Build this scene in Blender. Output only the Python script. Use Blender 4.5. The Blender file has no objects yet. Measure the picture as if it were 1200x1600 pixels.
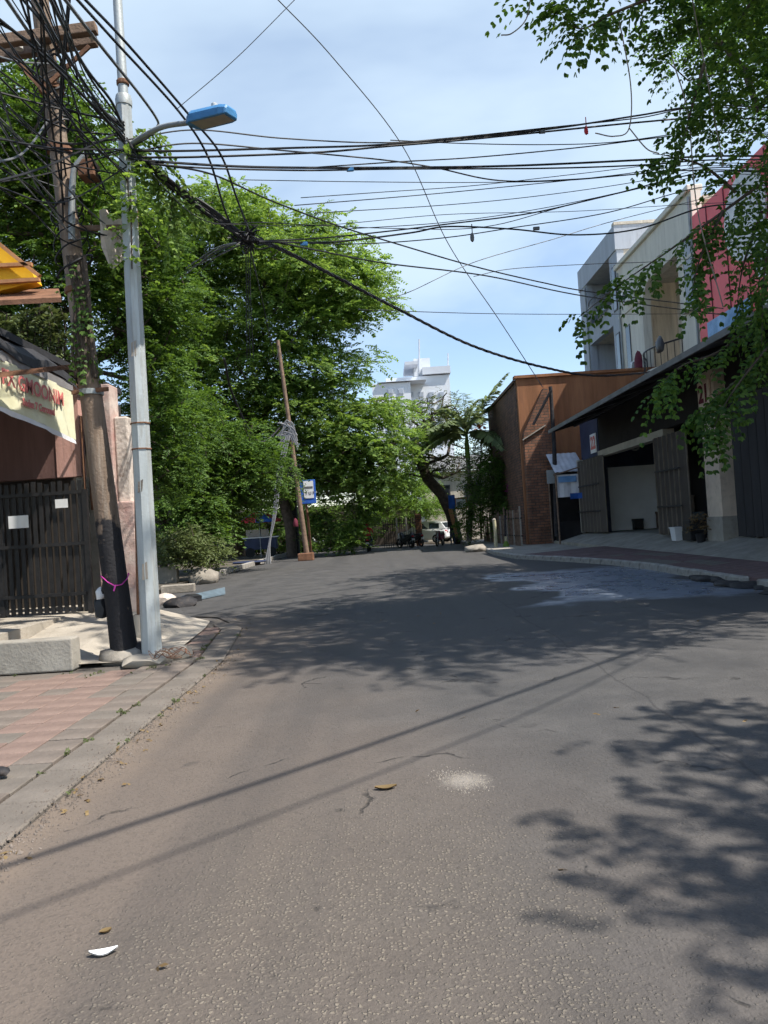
import bpy, bmesh, math, random
import numpy as np
from mathutils import Vector, Matrix, Euler

# ------------------------------------------------------------------ camera, sky, sun, exposure
sc = bpy.context.scene
COL = sc.collection
R = math.radians
CAM_LOC = Vector((0, 0, 1.5)); PITCH = R(0.95); ROLL = R(-3.7); FPX = 1200.0
cam_d = bpy.data.cameras.new('camera'); cam = bpy.data.objects.new('camera', cam_d); COL.objects.link(cam)
cam_d.sensor_fit = 'HORIZONTAL'; cam_d.sensor_width = 36; cam_d.lens = 36 * FPX / 1200
cam_d.clip_start = 0.05; cam_d.clip_end = 2000
CAM_R = Matrix.Rotation(R(90) + PITCH, 3, 'X') @ Matrix.Rotation(ROLL, 3, 'Z')
cam.location = CAM_LOC; cam.rotation_euler = CAM_R.to_euler()
sc.camera = cam

SUN_EL = R(57); SUN_DIR = Vector((math.cos(R(-24)) * math.cos(SUN_EL), math.sin(R(-24)) * math.cos(SUN_EL), math.sin(SUN_EL)))  # towards the sun
w = bpy.data.worlds.new('World'); sc.world = w; w.use_nodes = True
nt = w.node_tree; nt.nodes.clear()
def N(nt, t, **k):
    n = nt.nodes.new(t)
    for a, v in k.items():
        if a in n.inputs.keys(): n.inputs[a].default_value = v
        else: setattr(n, a, v)
    return n
out = N(nt, 'ShaderNodeOutputWorld'); bg = N(nt, 'ShaderNodeBackground'); bg.inputs['Strength'].default_value = 0.12
sky = N(nt, 'ShaderNodeTexSky'); sky.sky_type = 'NISHITA'; sky.sun_disc = False
sky.sun_elevation = SUN_EL; sky.sun_rotation = math.atan2(SUN_DIR.x, SUN_DIR.y)
sky.dust_density = 0.5; sky.air_density = 1.0; sky.ozone_density = 0.6
tc = N(nt, 'ShaderNodeTexCoord'); sx = N(nt, 'ShaderNodeSeparateXYZ'); nt.links.new(tc.outputs['Generated'], sx.inputs[0])
az = N(nt, 'ShaderNodeMath', operation='MAXIMUM'); nt.links.new(sx.outputs['Z'], az.inputs[0]); az.inputs[1].default_value = 0.0
az2 = N(nt, 'ShaderNodeMath', operation='ADD'); nt.links.new(az.outputs[0], az2.inputs[0]); az2.inputs[1].default_value = 0.22
dv = N(nt, 'ShaderNodeVectorMath', operation='DIVIDE'); cb = N(nt, 'ShaderNodeCombineXYZ')
for i in range(3): nt.links.new(az2.outputs[0], cb.inputs[i])
nt.links.new(tc.outputs['Generated'], dv.inputs[0]); nt.links.new(cb.outputs[0], dv.inputs[1])
cn = N(nt, 'ShaderNodeTexNoise'); cn.inputs['Scale'].default_value = 0.85; cn.inputs['Detail'].default_value = 6; cn.inputs['Roughness'].default_value = 0.52; cn.inputs['Distortion'].default_value = 0.35
nt.links.new(dv.outputs[0], cn.inputs['Vector'])
cr = N(nt, 'ShaderNodeMapRange'); cr.interpolation_type = 'SMOOTHSTEP'
cr.inputs['From Min'].default_value = 0.44; cr.inputs['From Max'].default_value = 0.72; cr.inputs['To Min'].default_value = 0.0; cr.inputs['To Max'].default_value = 0.75
nt.links.new(cn.outputs['Fac'], cr.inputs['Value'])
mx = N(nt, 'ShaderNodeMix', data_type='RGBA'); nt.links.new(cr.outputs[0], mx.inputs[0]); nt.links.new(sky.outputs[0], mx.inputs[6])
mx.inputs[7].default_value = (3.9, 4.75, 5.5, 1)
nt.links.new(mx.outputs[2], bg.inputs['Color']); nt.links.new(bg.outputs[0], out.inputs['Surface'])

sun_d = bpy.data.lights.new('sun', 'SUN'); sun_d.energy = 4.2; sun_d.angle = R(0.53); sun_d.color = (1.0, 0.95, 0.87)
sun = bpy.data.objects.new('sun', sun_d); COL.objects.link(sun); sun.location = (20, -10, 30)
sun.rotation_euler = SUN_DIR.to_track_quat('Z', 'Y').to_euler()
vs = sc.view_settings; vs.view_transform = 'Standard'; vs.look = 'None'; vs.exposure = 0.85; vs.gamma = 1; vs.use_curve_mapping = False

cy = sc.cycles; cy.max_bounces = 5; cy.diffuse_bounces = 3; cy.glossy_bounces = 2; cy.transmission_bounces = 3; cy.transparent_max_bounces = 4; cy.caustics_reflective = False; cy.caustics_refractive = False
cy.use_adaptive_sampling = True; cy.adaptive_threshold = 0.03
rng = np.random.default_rng(7); random.seed(7)
# ------------------------------------------------------------------ helpers
def ray(px, py): return CAM_R @ Vector(((px - 600) / FPX, -(py - 800) / FPX, -1))
def P(px, py, D): d = ray(px, py); return CAM_LOC + d * (D / d.y)
def G(px, py, z=0.0): d = ray(px, py); return CAM_LOC + d * ((z - CAM_LOC.z) / d.z)
WL = {}
def tag(o, label=None, cat=None, group=None, kind=None):
    for k, v in (('label', label), ('category', cat), ('group', group), ('kind', kind)):
        if v: o[k] = v
    return o
def thing(name, label, cat, loc=(0, 0, 0), group=None, rz=0):
    o = bpy.data.objects.new(name, None); COL.objects.link(o); o.location = loc; o.rotation_euler = (0, 0, rz)
    o.empty_display_size = 0.2; WL[o.name] = Vector(loc); return tag(o, label, cat, group)
def put(name, me, mat, parent=None, loc=None):
    o = bpy.data.objects.new(name, me); COL.objects.link(o)
    if mat is not None and not me.materials: me.materials.append(mat)
    if parent: o.parent = parent; WL[o.name] = WL[parent.name] + (Vector(loc) if loc is not None else Vector())
    else: WL[o.name] = Vector(loc) if loc is not None else Vector()
    if loc is not None: o.location = loc
    return o
def copy_tree(o, parent=None):
    c = o.copy(); COL.objects.link(c)
    if parent: c.parent = parent
    for ch in o.children: copy_tree(ch, c)
    return c

class MB:
    def __init__(s): s.v = []; s.f = []
    def add(s, vs_, fs):
        b = len(s.v); s.v += [Vector(p) for p in vs_]; s.f += [tuple(i + b for i in f) for f in fs]; return s
    def box(s, a, b, rz=0, piv=None):
        x0, y0, z0 = a; x1, y1, z1 = b
        vv = [Vector(p) for p in ((x0, y0, z0), (x1, y0, z0), (x1, y1, z0), (x0, y1, z0), (x0, y0, z1), (x1, y0, z1), (x1, y1, z1), (x0, y1, z1))]
        if rz:
            c = Vector(piv) if piv else (Vector(a) + Vector(b)) / 2; m = Matrix.Rotation(rz, 3, 'Z'); vv = [m @ (p - c) + c for p in vv]
        return s.add(vv, [(3, 2, 1, 0), (4, 5, 6, 7), (0, 1, 5, 4), (1, 2, 6, 5), (2, 3, 7, 6), (3, 0, 4, 7)])
    def bar(s, p, q, w, h, up=(0, 0, 1)):
        p, q = Vector(p), Vector(q); d = (q - p).normalized(); up = Vector(up)
        if abs(d.dot(up)) > .98: up = Vector((0, 1, 0))
        r = d.cross(up).normalized() * (w / 2); u = r.cross(d).normalized() * (h / 2)
        vv = [p - r - u, p + r - u, p + r + u, p - r + u, q - r - u, q + r - u, q + r + u, q - r + u]
        return s.add(vv, [(0, 1, 2, 3), (7, 6, 5, 4), (0, 4, 5, 1), (1, 5, 6, 2), (2, 6, 7, 3), (3, 7, 4, 0)])
    def tube(s, pts, rad, n=8, cap=True):
        pts = [Vector(p) for p in pts]; m = len(pts)
        if not hasattr(rad, '__len__'): rad = [rad] * m
        vv = []; prev = None
        for i, p in enumerate(pts):
            t = (pts[min(i + 1, m - 1)] - pts[max(i - 1, 0)])
            t = t.normalized() if t.length > 1e-9 else Vector((0, 0, 1))
            if prev is None:
                a = Vector((1, 0, 0)) if abs(t.x) < .8 else Vector((0, 1, 0)); prev = t.cross(a).normalized()
            else:
                prev = (prev - t * prev.dot(t)); prev = prev.normalized() if prev.length > 1e-6 else t.orthogonal().normalized()
            b = t.cross(prev)
            for k in range(n):
                a = 2 * math.pi * k / n; vv.append(p + (prev * math.cos(a) + b * math.sin(a)) * rad[i])
        ff = [(i * n + k, i * n + (k + 1) % n, (i + 1) * n + (k + 1) % n, (i + 1) * n + k) for i in range(m - 1) for k in range(n)]
        if cap: ff += [tuple(range(n - 1, -1, -1)), tuple((m - 1) * n + k for k in range(n))]
        return s.add(vv, ff)
    def prism(s, poly, ext):
        poly = [Vector(p) for p in poly]; e = Vector(ext); n = len(poly)
        return s.add(poly + [p + e for p in poly], [tuple(range(n - 1, -1, -1)), tuple(range(n, 2 * n))] + [(i, (i + 1) % n, n + (i + 1) % n, n + i) for i in range(n)])
    def quad(s, *p): return s.add(p, [tuple(range(len(p)))])
    def lathe(s, prof, c, n=16, axis='Z'):
        c = Vector(c); vv = []
        for r, h in prof:
            for k in range(n):
                a = 2 * math.pi * k / n; x, y = r * math.cos(a), r * math.sin(a)
                vv.append(c + Vector((x, y, h) if axis == 'Z' else ((x, h, y) if axis == 'Y' else (h, x, y))))
        m = len(prof)
        ff = [(i * n + k, i * n + (k + 1) % n, (i + 1) * n + (k + 1) % n, (i + 1) * n + k) for i in range(m - 1) for k in range(n)]
        ff += [tuple(range(n - 1, -1, -1)), tuple((m - 1) * n + k for k in range(n))]
        return s.add(vv, ff)
    def loft(s, rings):
        n = len(rings[0]); vv = [p for r in rings for p in r]; m = len(rings)
        ff = [(i * n + k, i * n + (k + 1) % n, (i + 1) * n + (k + 1) % n, (i + 1) * n + k) for i in range(m - 1) for k in range(n)]
        ff += [tuple(range(n - 1, -1, -1)), tuple((m - 1) * n + k for k in range(n))]
        return s.add(vv, ff)
    def mesh(s, name, off=Vector()):
        me = bpy.data.meshes.new(name); me.from_pydata([p - off for p in s.v], [], s.f)
        bm = bmesh.new(); bm.from_mesh(me); bmesh.ops.recalc_face_normals(bm, faces=bm.faces); bm.to_mesh(me); bm.free(); return me
    def build(s, name, mat, parent=None, smooth=False, bevel=0, origin=None, local=False):
        off = Vector() if local else (WL[parent.name] if parent else (Vector(origin) if origin is not None else Vector()))
        me = s.mesh(name, off)
        if smooth:
            me.polygons.foreach_set('use_smooth', [True] * len(me.polygons)); me.set_sharp_from_angle(angle=R(45))
        o = put(name, me, mat, parent, None if parent else origin)
        if bevel:
            m = o.modifiers.new('bevel', 'BEVEL'); m.width = bevel; m.segments = 2; m.limit_method = 'ANGLE'; m.angle_limit = R(40)
        return o

def catmull(pts, k=8):
    pts = [Vector(p) for p in pts]; q = [pts[0] * 2 - pts[1]] + pts + [pts[-1] * 2 - pts[-2]]; r = []
    for i in range(1, len(q) - 2):
        a, b, c, d = q[i - 1:i + 3]
        for j in range(k):
            t = j / k; r.append(.5 * ((2 * b) + (c - a) * t + (2 * a - 5 * b + 4 * c - d) * t * t + (3 * b - a - 3 * c + d) * t ** 3))
    r.append(pts[-1]); return r

def text_mesh(s, h, name='lettering', shear=0.0, bold=0.0, depth=.002):
    cu = bpy.data.curves.new(name, 'FONT'); cu.body = s; cu.size = h; cu.align_x = 'CENTER'; cu.align_y = 'CENTER'; cu.shear = shear; cu.offset = bold; cu.extrude = depth; cu.resolution_u = 3
    o = bpy.data.objects.new(name, cu); COL.objects.link(o); bpy.context.view_layer.update()
    me = bpy.data.meshes.new_from_object(o.evaluated_get(bpy.context.evaluated_depsgraph_get()))
    bpy.data.objects.remove(o); bpy.data.curves.remove(cu); me.materials.clear(); me.name = name; return me

# ------------------------------------------------------------------ materials
def base_mat(name):
    m = bpy.data.materials.new(name); m.use_nodes = True; t = m.node_tree; t.nodes.clear()
    o = N(t, 'ShaderNodeOutputMaterial'); b = N(t, 'ShaderNodeBsdfPrincipled'); t.links.new(b.outputs[0], o.inputs[0]); return m, t, b, o
def c4(c): return (c[0], c[1], c[2], 1)
def M(name, col, rough=.8, var=.25, scale=2.0, bump=.25, bscale=30, col2=None, metal=0, streak=False, spec=.3, dirt=None, dirt_amt=.5):
    m, t, b, o = base_mat(name); L = t.links.new
    tcn = N(t, 'ShaderNodeTexCoord'); vec = tcn.outputs['Object']
    if streak:
        mp = N(t, 'ShaderNodeMapping'); mp.inputs['Scale'].default_value = (3.5, 3.5, .35); L(vec, mp.inputs[0]); vec2 = mp.outputs[0]
    else: vec2 = vec
    n1 = N(t, 'ShaderNodeTexNoise', Scale=scale, Detail=7.0, Roughness=.62); L(vec2, n1.inputs['Vector'])
    mr = N(t, 'ShaderNodeMapRange'); mr.inputs[1].default_value = .3; mr.inputs[2].default_value = .7; L(n1.outputs['Fac'], mr.inputs[0])
    mixn = N(t, 'ShaderNodeMix', data_type='RGBA'); L(mr.outputs[0], mixn.inputs[0])
    hi = col2 or tuple(min(1, c * (1 + var)) for c in col)
    mixn.inputs[6].default_value = c4(tuple(c * (1 - var) for c in col)); mixn.inputs[7].default_value = c4(hi)
    res = mixn.outputs[2]
    if dirt:
        n3 = N(t, 'ShaderNodeTexNoise', Scale=scale * 2.7, Detail=8.0, Roughness=.7); L(vec2, n3.inputs['Vector'])
        r3 = N(t, 'ShaderNodeMapRange'); r3.inputs[1].default_value = .5; r3.inputs[2].default_value = .72; r3.inputs[4].default_value = dirt_amt; L(n3.outputs['Fac'], r3.inputs[0])
        m3 = N(t, 'ShaderNodeMix', data_type='RGBA'); L(r3.outputs[0], m3.inputs[0]); L(res, m3.inputs[6]); m3.inputs[7].default_value = c4(dirt); res = m3.outputs[2]
    L(res, b.inputs['Base Color'])
    n2 = N(t, 'ShaderNodeTexNoise', Scale=bscale, Detail=4.0); L(vec, n2.inputs['Vector'])
    bp = N(t, 'ShaderNodeBump', Strength=bump, Distance=.02); L(n2.outputs['Fac'], bp.inputs['Height']); L(bp.outputs[0], b.inputs['Normal'])
    b.inputs['Roughness'].default_value = rough; b.inputs['Metallic'].default_value = metal; b.inputs['Specular IOR Level'].default_value = spec
    return m
def leaf_mat(name, dark, light, trans=.35, yellow=.0):
    m, t, b, o = base_mat(name); L = t.links.new
    gi = N(t, 'ShaderNodeNewGeometry'); r = N(t, 'ShaderNodeValToRGB'); L(gi.outputs['Random Per Island'], r.inputs[0])
    r.color_ramp.elements[0].color = c4(dark); r.color_ramp.elements[1].color = c4(light); r.color_ramp.elements[1].position = .85
    if yellow:
        e = r.color_ramp.elements.new(.97); e.color = (.45, .38, .05, 1)
    n1 = N(t, 'ShaderNodeTexNoise', Scale=.5, Detail=3.0); tcn = N(t, 'ShaderNodeTexCoord'); L(tcn.outputs['Object'], n1.inputs['Vector'])
    hs = N(t, 'ShaderNodeHueSaturation'); mr = N(t, 'ShaderNodeMapRange'); mr.inputs[1].default_value = .3; mr.inputs[2].default_value = .7; mr.inputs[3].default_value = .72; mr.inputs[4].default_value = 1.3
    L(n1.outputs['Fac'], mr.inputs[0]); L(mr.outputs[0], hs.inputs['Value']); L(r.outputs[0], hs.inputs['Color'])
    L(hs.outputs[0], b.inputs['Base Color']); b.inputs['Roughness'].default_value = .55; b.inputs['Specular IOR Level'].default_value = .2
    tr = N(t, 'ShaderNodeBsdfTranslucent'); h2 = N(t, 'ShaderNodeHueSaturation', Value=1.5, Saturation=1.15, Hue=.485); L(hs.outputs[0], h2.inputs['Color']); L(h2.outputs[0], tr.inputs[0])
    ms = N(t, 'ShaderNodeMixShader'); ms.inputs[0].default_value = trans; L(b.outputs[0], ms.inputs[1]); L(tr.outputs[0], ms.inputs[2]); L(ms.outputs[0], o.inputs[0])
    return m
def brick_mat(name, c1, c2, mortar, scale=1.0, bump=.6):
    m, t, b, o = base_mat(name); L = t.links.new
    tcn = N(t, 'ShaderNodeTexCoord'); s = N(t, 'ShaderNodeSeparateXYZ'); L(tcn.outputs['Object'], s.inputs[0])
    a = N(t, 'ShaderNodeMath', operation='ADD'); L(s.outputs[0], a.inputs[0]); L(s.outputs[1], a.inputs[1])
    c = N(t, 'ShaderNodeCombineXYZ'); L(a.outputs[0], c.inputs[0]); L(s.outputs[2], c.inputs[1])
    bt = N(t, 'ShaderNodeTexBrick', Scale=scale); bt.inputs['Color1'].default_value = c4(c1); bt.inputs['Color2'].default_value = c4(c2); bt.inputs['Mortar'].default_value = c4(mortar)
    bt.inputs['Brick Width'].default_value = .34; bt.inputs['Row Height'].default_value = .13; bt.inputs['Mortar Size'].default_value = .016; L(c.outputs[0], bt.inputs['Vector'])
    n1 = N(t, 'ShaderNodeTexNoise', Scale=1.7, Detail=8.0, Roughness=.7); L(tcn.outputs['Object'], n1.inputs['Vector'])
    mr = N(t, 'ShaderNodeMapRange'); mr.inputs[1].default_value = .3; mr.inputs[2].default_value = .7; mr.inputs[3].default_value = .45; mr.inputs[4].default_value = 1.25; L(n1.outputs['Fac'], mr.inputs[0])
    hs = N(t, 'ShaderNodeHueSaturation'); L(mr.outputs[0], hs.inputs['Value']); L(bt.outputs['Color'], hs.inputs['Color']); L(hs.outputs[0], b.inputs['Base Color'])
    bp = N(t, 'ShaderNodeBump', Strength=bump, Distance=.03, invert=True); L(bt.outputs['Fac'], bp.inputs['Height']); L(bp.outputs[0], b.inputs['Normal']); b.inputs['Roughness'].default_value = .9
    return m
def glass_mat(name, col=(.02, .025, .03)):
    m, t, b, o = base_mat(name); b.inputs['Base Color'].default_value = c4(col); b.inputs['Roughness'].default_value = .06; b.inputs['Specular IOR Level'].default_value = .7; return m

def asphalt_mat():
    m, t, b, o = base_mat('asphalt'); L = t.links.new
    tcn = N(t, 'ShaderNodeTexCoord'); V = tcn.outputs['Object']; s = N(t, 'ShaderNodeSeparateXYZ'); L(V, s.inputs[0])
    def noise(scale, det=5.0, rough=.6, v=V): n = N(t, 'ShaderNodeTexNoise', Scale=scale, Detail=det, Roughness=rough); L(v, n.inputs['Vector']); return n.outputs['Fac']
    def mrange(x, a, bb, c=0., d=1., smooth=True):
        n = N(t, 'ShaderNodeMapRange'); n.interpolation_type = 'SMOOTHSTEP' if smooth else 'LINEAR'
        for i, v in enumerate((a, bb, c, d)): n.inputs[i + 1].default_value = v
        L(x, n.inputs[0]); return n.outputs[0]
    def mth(op, a, bb=None):
        n = N(t, 'ShaderNodeMath', operation=op)
        for i, v in enumerate((a, bb)):
            if v is None: continue
            if isinstance(v, (int, float)): n.inputs[i].default_value = v
            else: L(v, n.inputs[i])
        return n.outputs[0]
    def mix(f, a, bb):
        n = N(t, 'ShaderNodeMix', data_type='RGBA')
        for i, v in ((0, f), (6, a), (7, bb)):
            if isinstance(v, (int, float)): n.inputs[i].default_value = v
            elif isinstance(v, tuple): n.inputs[i].default_value = c4(v)
            else: L(v, n.inputs[i])
        return n.outputs[2]
    big = noise(.35, 4.0); mid = noise(1.6, 6.0, .65); fine = noise(60, 3.0)
    base = mix(mrange(mid, .3, .7), (.060, .058, .057), (.090, .086, .083))
    # dusty brown wear towards the left kerb and the near lane
    nearL = mrange(s.outputs[1], 15.5, 10.5); dx = mth('MULTIPLY', mrange(s.outputs[0], 1.6, -2.2), nearL); dy = mrange(s.outputs[1], 9.5, 3.0)
    dust = mth('MULTIPLY', mrange(mth('ADD', mth('MULTIPLY', dx, .55), mth('ADD', mth('MULTIPLY', dy, .30), mth('MULTIPLY', big, .5))), .35, 1.05), .85)
    base = mix(dust, base, (.150, .119, .096))
    # exposed aggregate: stones of different tone
    nd = N(t, 'ShaderNodeTexNoise', Scale=55.0, Detail=2.0); L(V, nd.inputs['Vector']); sc_ = N(t, 'ShaderNodeVectorMath', operation='SCALE'); sc_.inputs['Scale'].default_value = .022; L(nd.outputs['Color'], sc_.inputs[0]); ad = N(t, 'ShaderNodeVectorMath', operation='ADD'); L(V, ad.inputs[0]); L(sc_.outputs[0], ad.inputs[1])
    vo = N(t, 'ShaderNodeTexVoronoi', Scale=68.0); L(ad.outputs[0], vo.inputs['Vector'])
    sep = N(t, 'ShaderNodeSeparateColor'); L(vo.outputs['Color'], sep.inputs[0])
    wn = mth('MULTIPLY', mth('SUBTRACT', noise(1.3, 5.0, .65), .5), 1.6); wxx = mth('ADD', s.outputs[0], wn)
    worn = mth('MULTIPLY', mth('MULTIPLY', mrange(wxx, -1.25, -.85), mrange(wxx, 1.0, .3)), mrange(mth('ADD', s.outputs[1], wn), 5.0, 3.0))
    stone = mth('MULTIPLY', mrange(mth('ADD', sep.outputs[0], mth('MULTIPLY', worn, .32)), .72, 1.05), mrange(vo.outputs['Distance'], .6, .25))
    amt = mth('MULTIPLY', stone, mth('ADD', .14, mth('MULTIPLY', worn, .34)))
    base = mix(mth('MULTIPLY', worn, .35), base, (.095, .082, .068)); base = mix(amt, base, (.31, .265, .205))
    dark = mth('MULTIPLY', mrange(sep.outputs[1], .6, 1.0), .22)
    base = mix(dark, base, (.03, .028, .027))
    # long tyre-darkened bands and sealed patches
    mp = N(t, 'ShaderNodeMapping'); mp.inputs['Scale'].default_value = (1.1, .05, 1); L(V, mp.inputs[0])
    band = mrange(noise(1.0, 3.0, .5, mp.outputs[0]), .5, .66)
    base = mix(mth('MULTIPLY', band, .35), base, (.045, .044, .045))
    # sealed repair patches with a dark seam, oil drips, dirt along the left edge
    nx = noise(.8, 4.0); px_ = mth('ADD', s.outputs[0], mth('MULTIPLY', nx, .25)); py_ = mth('ADD', s.outputs[1], mth('MULTIPLY', nx, .3))
    def rect(x0, x1, y0, y1, e=.03): return mth('MULTIPLY', mth('MULTIPLY', mrange(px_, x0 - e, x0 + e), mrange(px_, x1 + e, x1 - e)), mth('MULTIPLY', mrange(py_, y0 - e, y0 + e), mrange(py_, y1 + e, y1 - e)))
    for q in ((1.1, 2.3, 7.6, 10.4), (-1.0, .1, 10.5, 14.5), (2.6, 3.5, 3.0, 4.4)):
        base = mix(mth('MULTIPLY', rect(*q), .34), base, (.066, .064, .065))
    seam = mth('MULTIPLY', mth('MULTIPLY', mrange(px_, 2.05, 2.065), mrange(px_, 2.085, 2.07)), .55); base = mix(seam, base, (.03, .029, .03))
    oil = mth('MULTIPLY', mrange(noise(2.6, 3.0, .5), .66, .72), mrange(noise(.5, 2.0), .45, .6)); base = mix(mth('MULTIPLY', oil, .45), base, (.035, .033, .032))
    edge = mth('MULTIPLY', mrange(mth('ADD', s.outputs[0], mth('MULTIPLY', mid, .5)), -1.35, -1.75), mth('MULTIPLY', nearL, .75)); base = mix(edge, base, (.20, .155, .118))
    track = mth('ADD', mth('MULTIPLY', mrange(s.outputs[0], .25, .55), mrange(s.outputs[0], 1.0, .7)), mth('MULTIPLY', mrange(s.outputs[0], 1.75, 2.05), mrange(s.outputs[0], 2.5, 2.2)))
    base = mix(mth('MULTIPLY', mth('MULTIPLY', track, mrange(big, .3, .6)), .22), base, (.06, .058, .058))
    # cracks
    vc = N(t, 'ShaderNodeTexVoronoi', Scale=.55); vc.feature = 'DISTANCE_TO_EDGE'
    nv = N(t, 'ShaderNodeTexNoise', Scale=1.3, Detail=4.0); L(V, nv.inputs['Vector']); va = N(t, 'ShaderNodeVectorMath', operation='ADD'); L(V, va.inputs[0]); L(nv.outputs['Color'], va.inputs[1]); L(va.outputs[0], vc.inputs['Vector'])
    crack = mth('MULTIPLY', mrange(vc.outputs['Distance'], .012, .002), mrange(mid, .52, .62))
    base = mix(mth('MULTIPLY', crack, .7), base, (.02, .019, .018))
    # pale sand spill at the crown of the road
    ds = N(t, 'ShaderNodeVectorMath', operation='DISTANCE'); L(V, ds.inputs[0]); g = G(727, 1222); ds.inputs[1].default_value = (g.x, g.y, 0)
    spill = mth('MULTIPLY', mrange(mth('ADD', ds.outputs['Value'], mth('MULTIPLY', fine, .10)), .24, .05), .5)
    base = mix(spill, base, (.40, .36, .31))
    # wet patch beside the right kerb; its sky reflection is painted in pale blue
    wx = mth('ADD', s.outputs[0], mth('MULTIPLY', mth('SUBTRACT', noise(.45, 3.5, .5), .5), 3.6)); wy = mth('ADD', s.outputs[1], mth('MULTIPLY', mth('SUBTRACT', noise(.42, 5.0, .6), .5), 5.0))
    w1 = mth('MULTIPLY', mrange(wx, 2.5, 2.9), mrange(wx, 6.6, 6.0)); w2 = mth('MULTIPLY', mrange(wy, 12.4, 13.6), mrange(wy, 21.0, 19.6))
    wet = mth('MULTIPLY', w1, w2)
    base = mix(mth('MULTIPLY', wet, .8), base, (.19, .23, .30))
    L(base, b.inputs['Base Color'])
    rg = mth('SUBTRACT', mrange(mid, .3, .7, .70, .88), mth('MULTIPLY', wet, .50)); L(rg, b.inputs['Roughness'])
    L(mth('ADD', .25, mth('MULTIPLY', wet, .65)), b.inputs['Specular IOR Level'])
    hgt = mth('ADD', mth('MULTIPLY', stone, .6), mth('ADD', mth('MULTIPLY', fine, .8), mth('MULTIPLY', crack, -1.2)))
    bp = N(t, 'ShaderNodeBump', Distance=.012); L(hgt, bp.inputs['Height']); L(mth('SUBTRACT', .75, mth('MULTIPLY', wet, .70)), bp.inputs['Strength']); L(bp.outputs[0], b.inputs['Normal'])
    return m

def pole_mat():
    m = M('pole_painted', (.20, .145, .105), .85, .45, 1.5, .5, 30, streak=True, dirt=(.34, .29, .24), dirt_amt=.65); t = m.node_tree; L = t.links.new; b = next(n for n in t.nodes if n.type == 'BSDF_PRINCIPLED')
    src = b.inputs['Base Color'].links[0].from_socket; tcn = N(t, 'ShaderNodeTexCoord'); sp_ = N(t, 'ShaderNodeSeparateXYZ'); L(tcn.outputs['Object'], sp_.inputs[0]); n = N(t, 'ShaderNodeTexNoise', Scale=5.0, Detail=6.0); L(tcn.outputs['Object'], n.inputs['Vector'])
    a = N(t, 'ShaderNodeMath', operation='MULTIPLY_ADD'); L(n.outputs['Fac'], a.inputs[0]); a.inputs[1].default_value = .9; L(sp_.outputs[2], a.inputs[2]); r = N(t, 'ShaderNodeMapRange'); r.inputs[1].default_value = 2.12; r.inputs[2].default_value = 2.2; L(a.outputs[0], r.inputs[0])
    n2 = N(t, 'ShaderNodeTexNoise', Scale=9.0, Detail=8.0, Roughness=.7); L(tcn.outputs['Object'], n2.inputs['Vector']); r2 = N(t, 'ShaderNodeMapRange'); r2.inputs[1].default_value = .62; r2.inputs[2].default_value = .7; r2.inputs[4].default_value = .5; L(n2.outputs['Fac'], r2.inputs[0]); mxx = N(t, 'ShaderNodeMath', operation='MAXIMUM'); L(r.outputs[0], mxx.inputs[0]); L(r2.outputs[0], mxx.inputs[1])
    k = N(t, 'ShaderNodeMix', data_type='RGBA'); L(mxx.outputs[0], k.inputs[0]); k.inputs[6].default_value = (.022, .021, .023, 1); L(src, k.inputs[7]); L(k.outputs[2], b.inputs['Base Color']); return m
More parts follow.
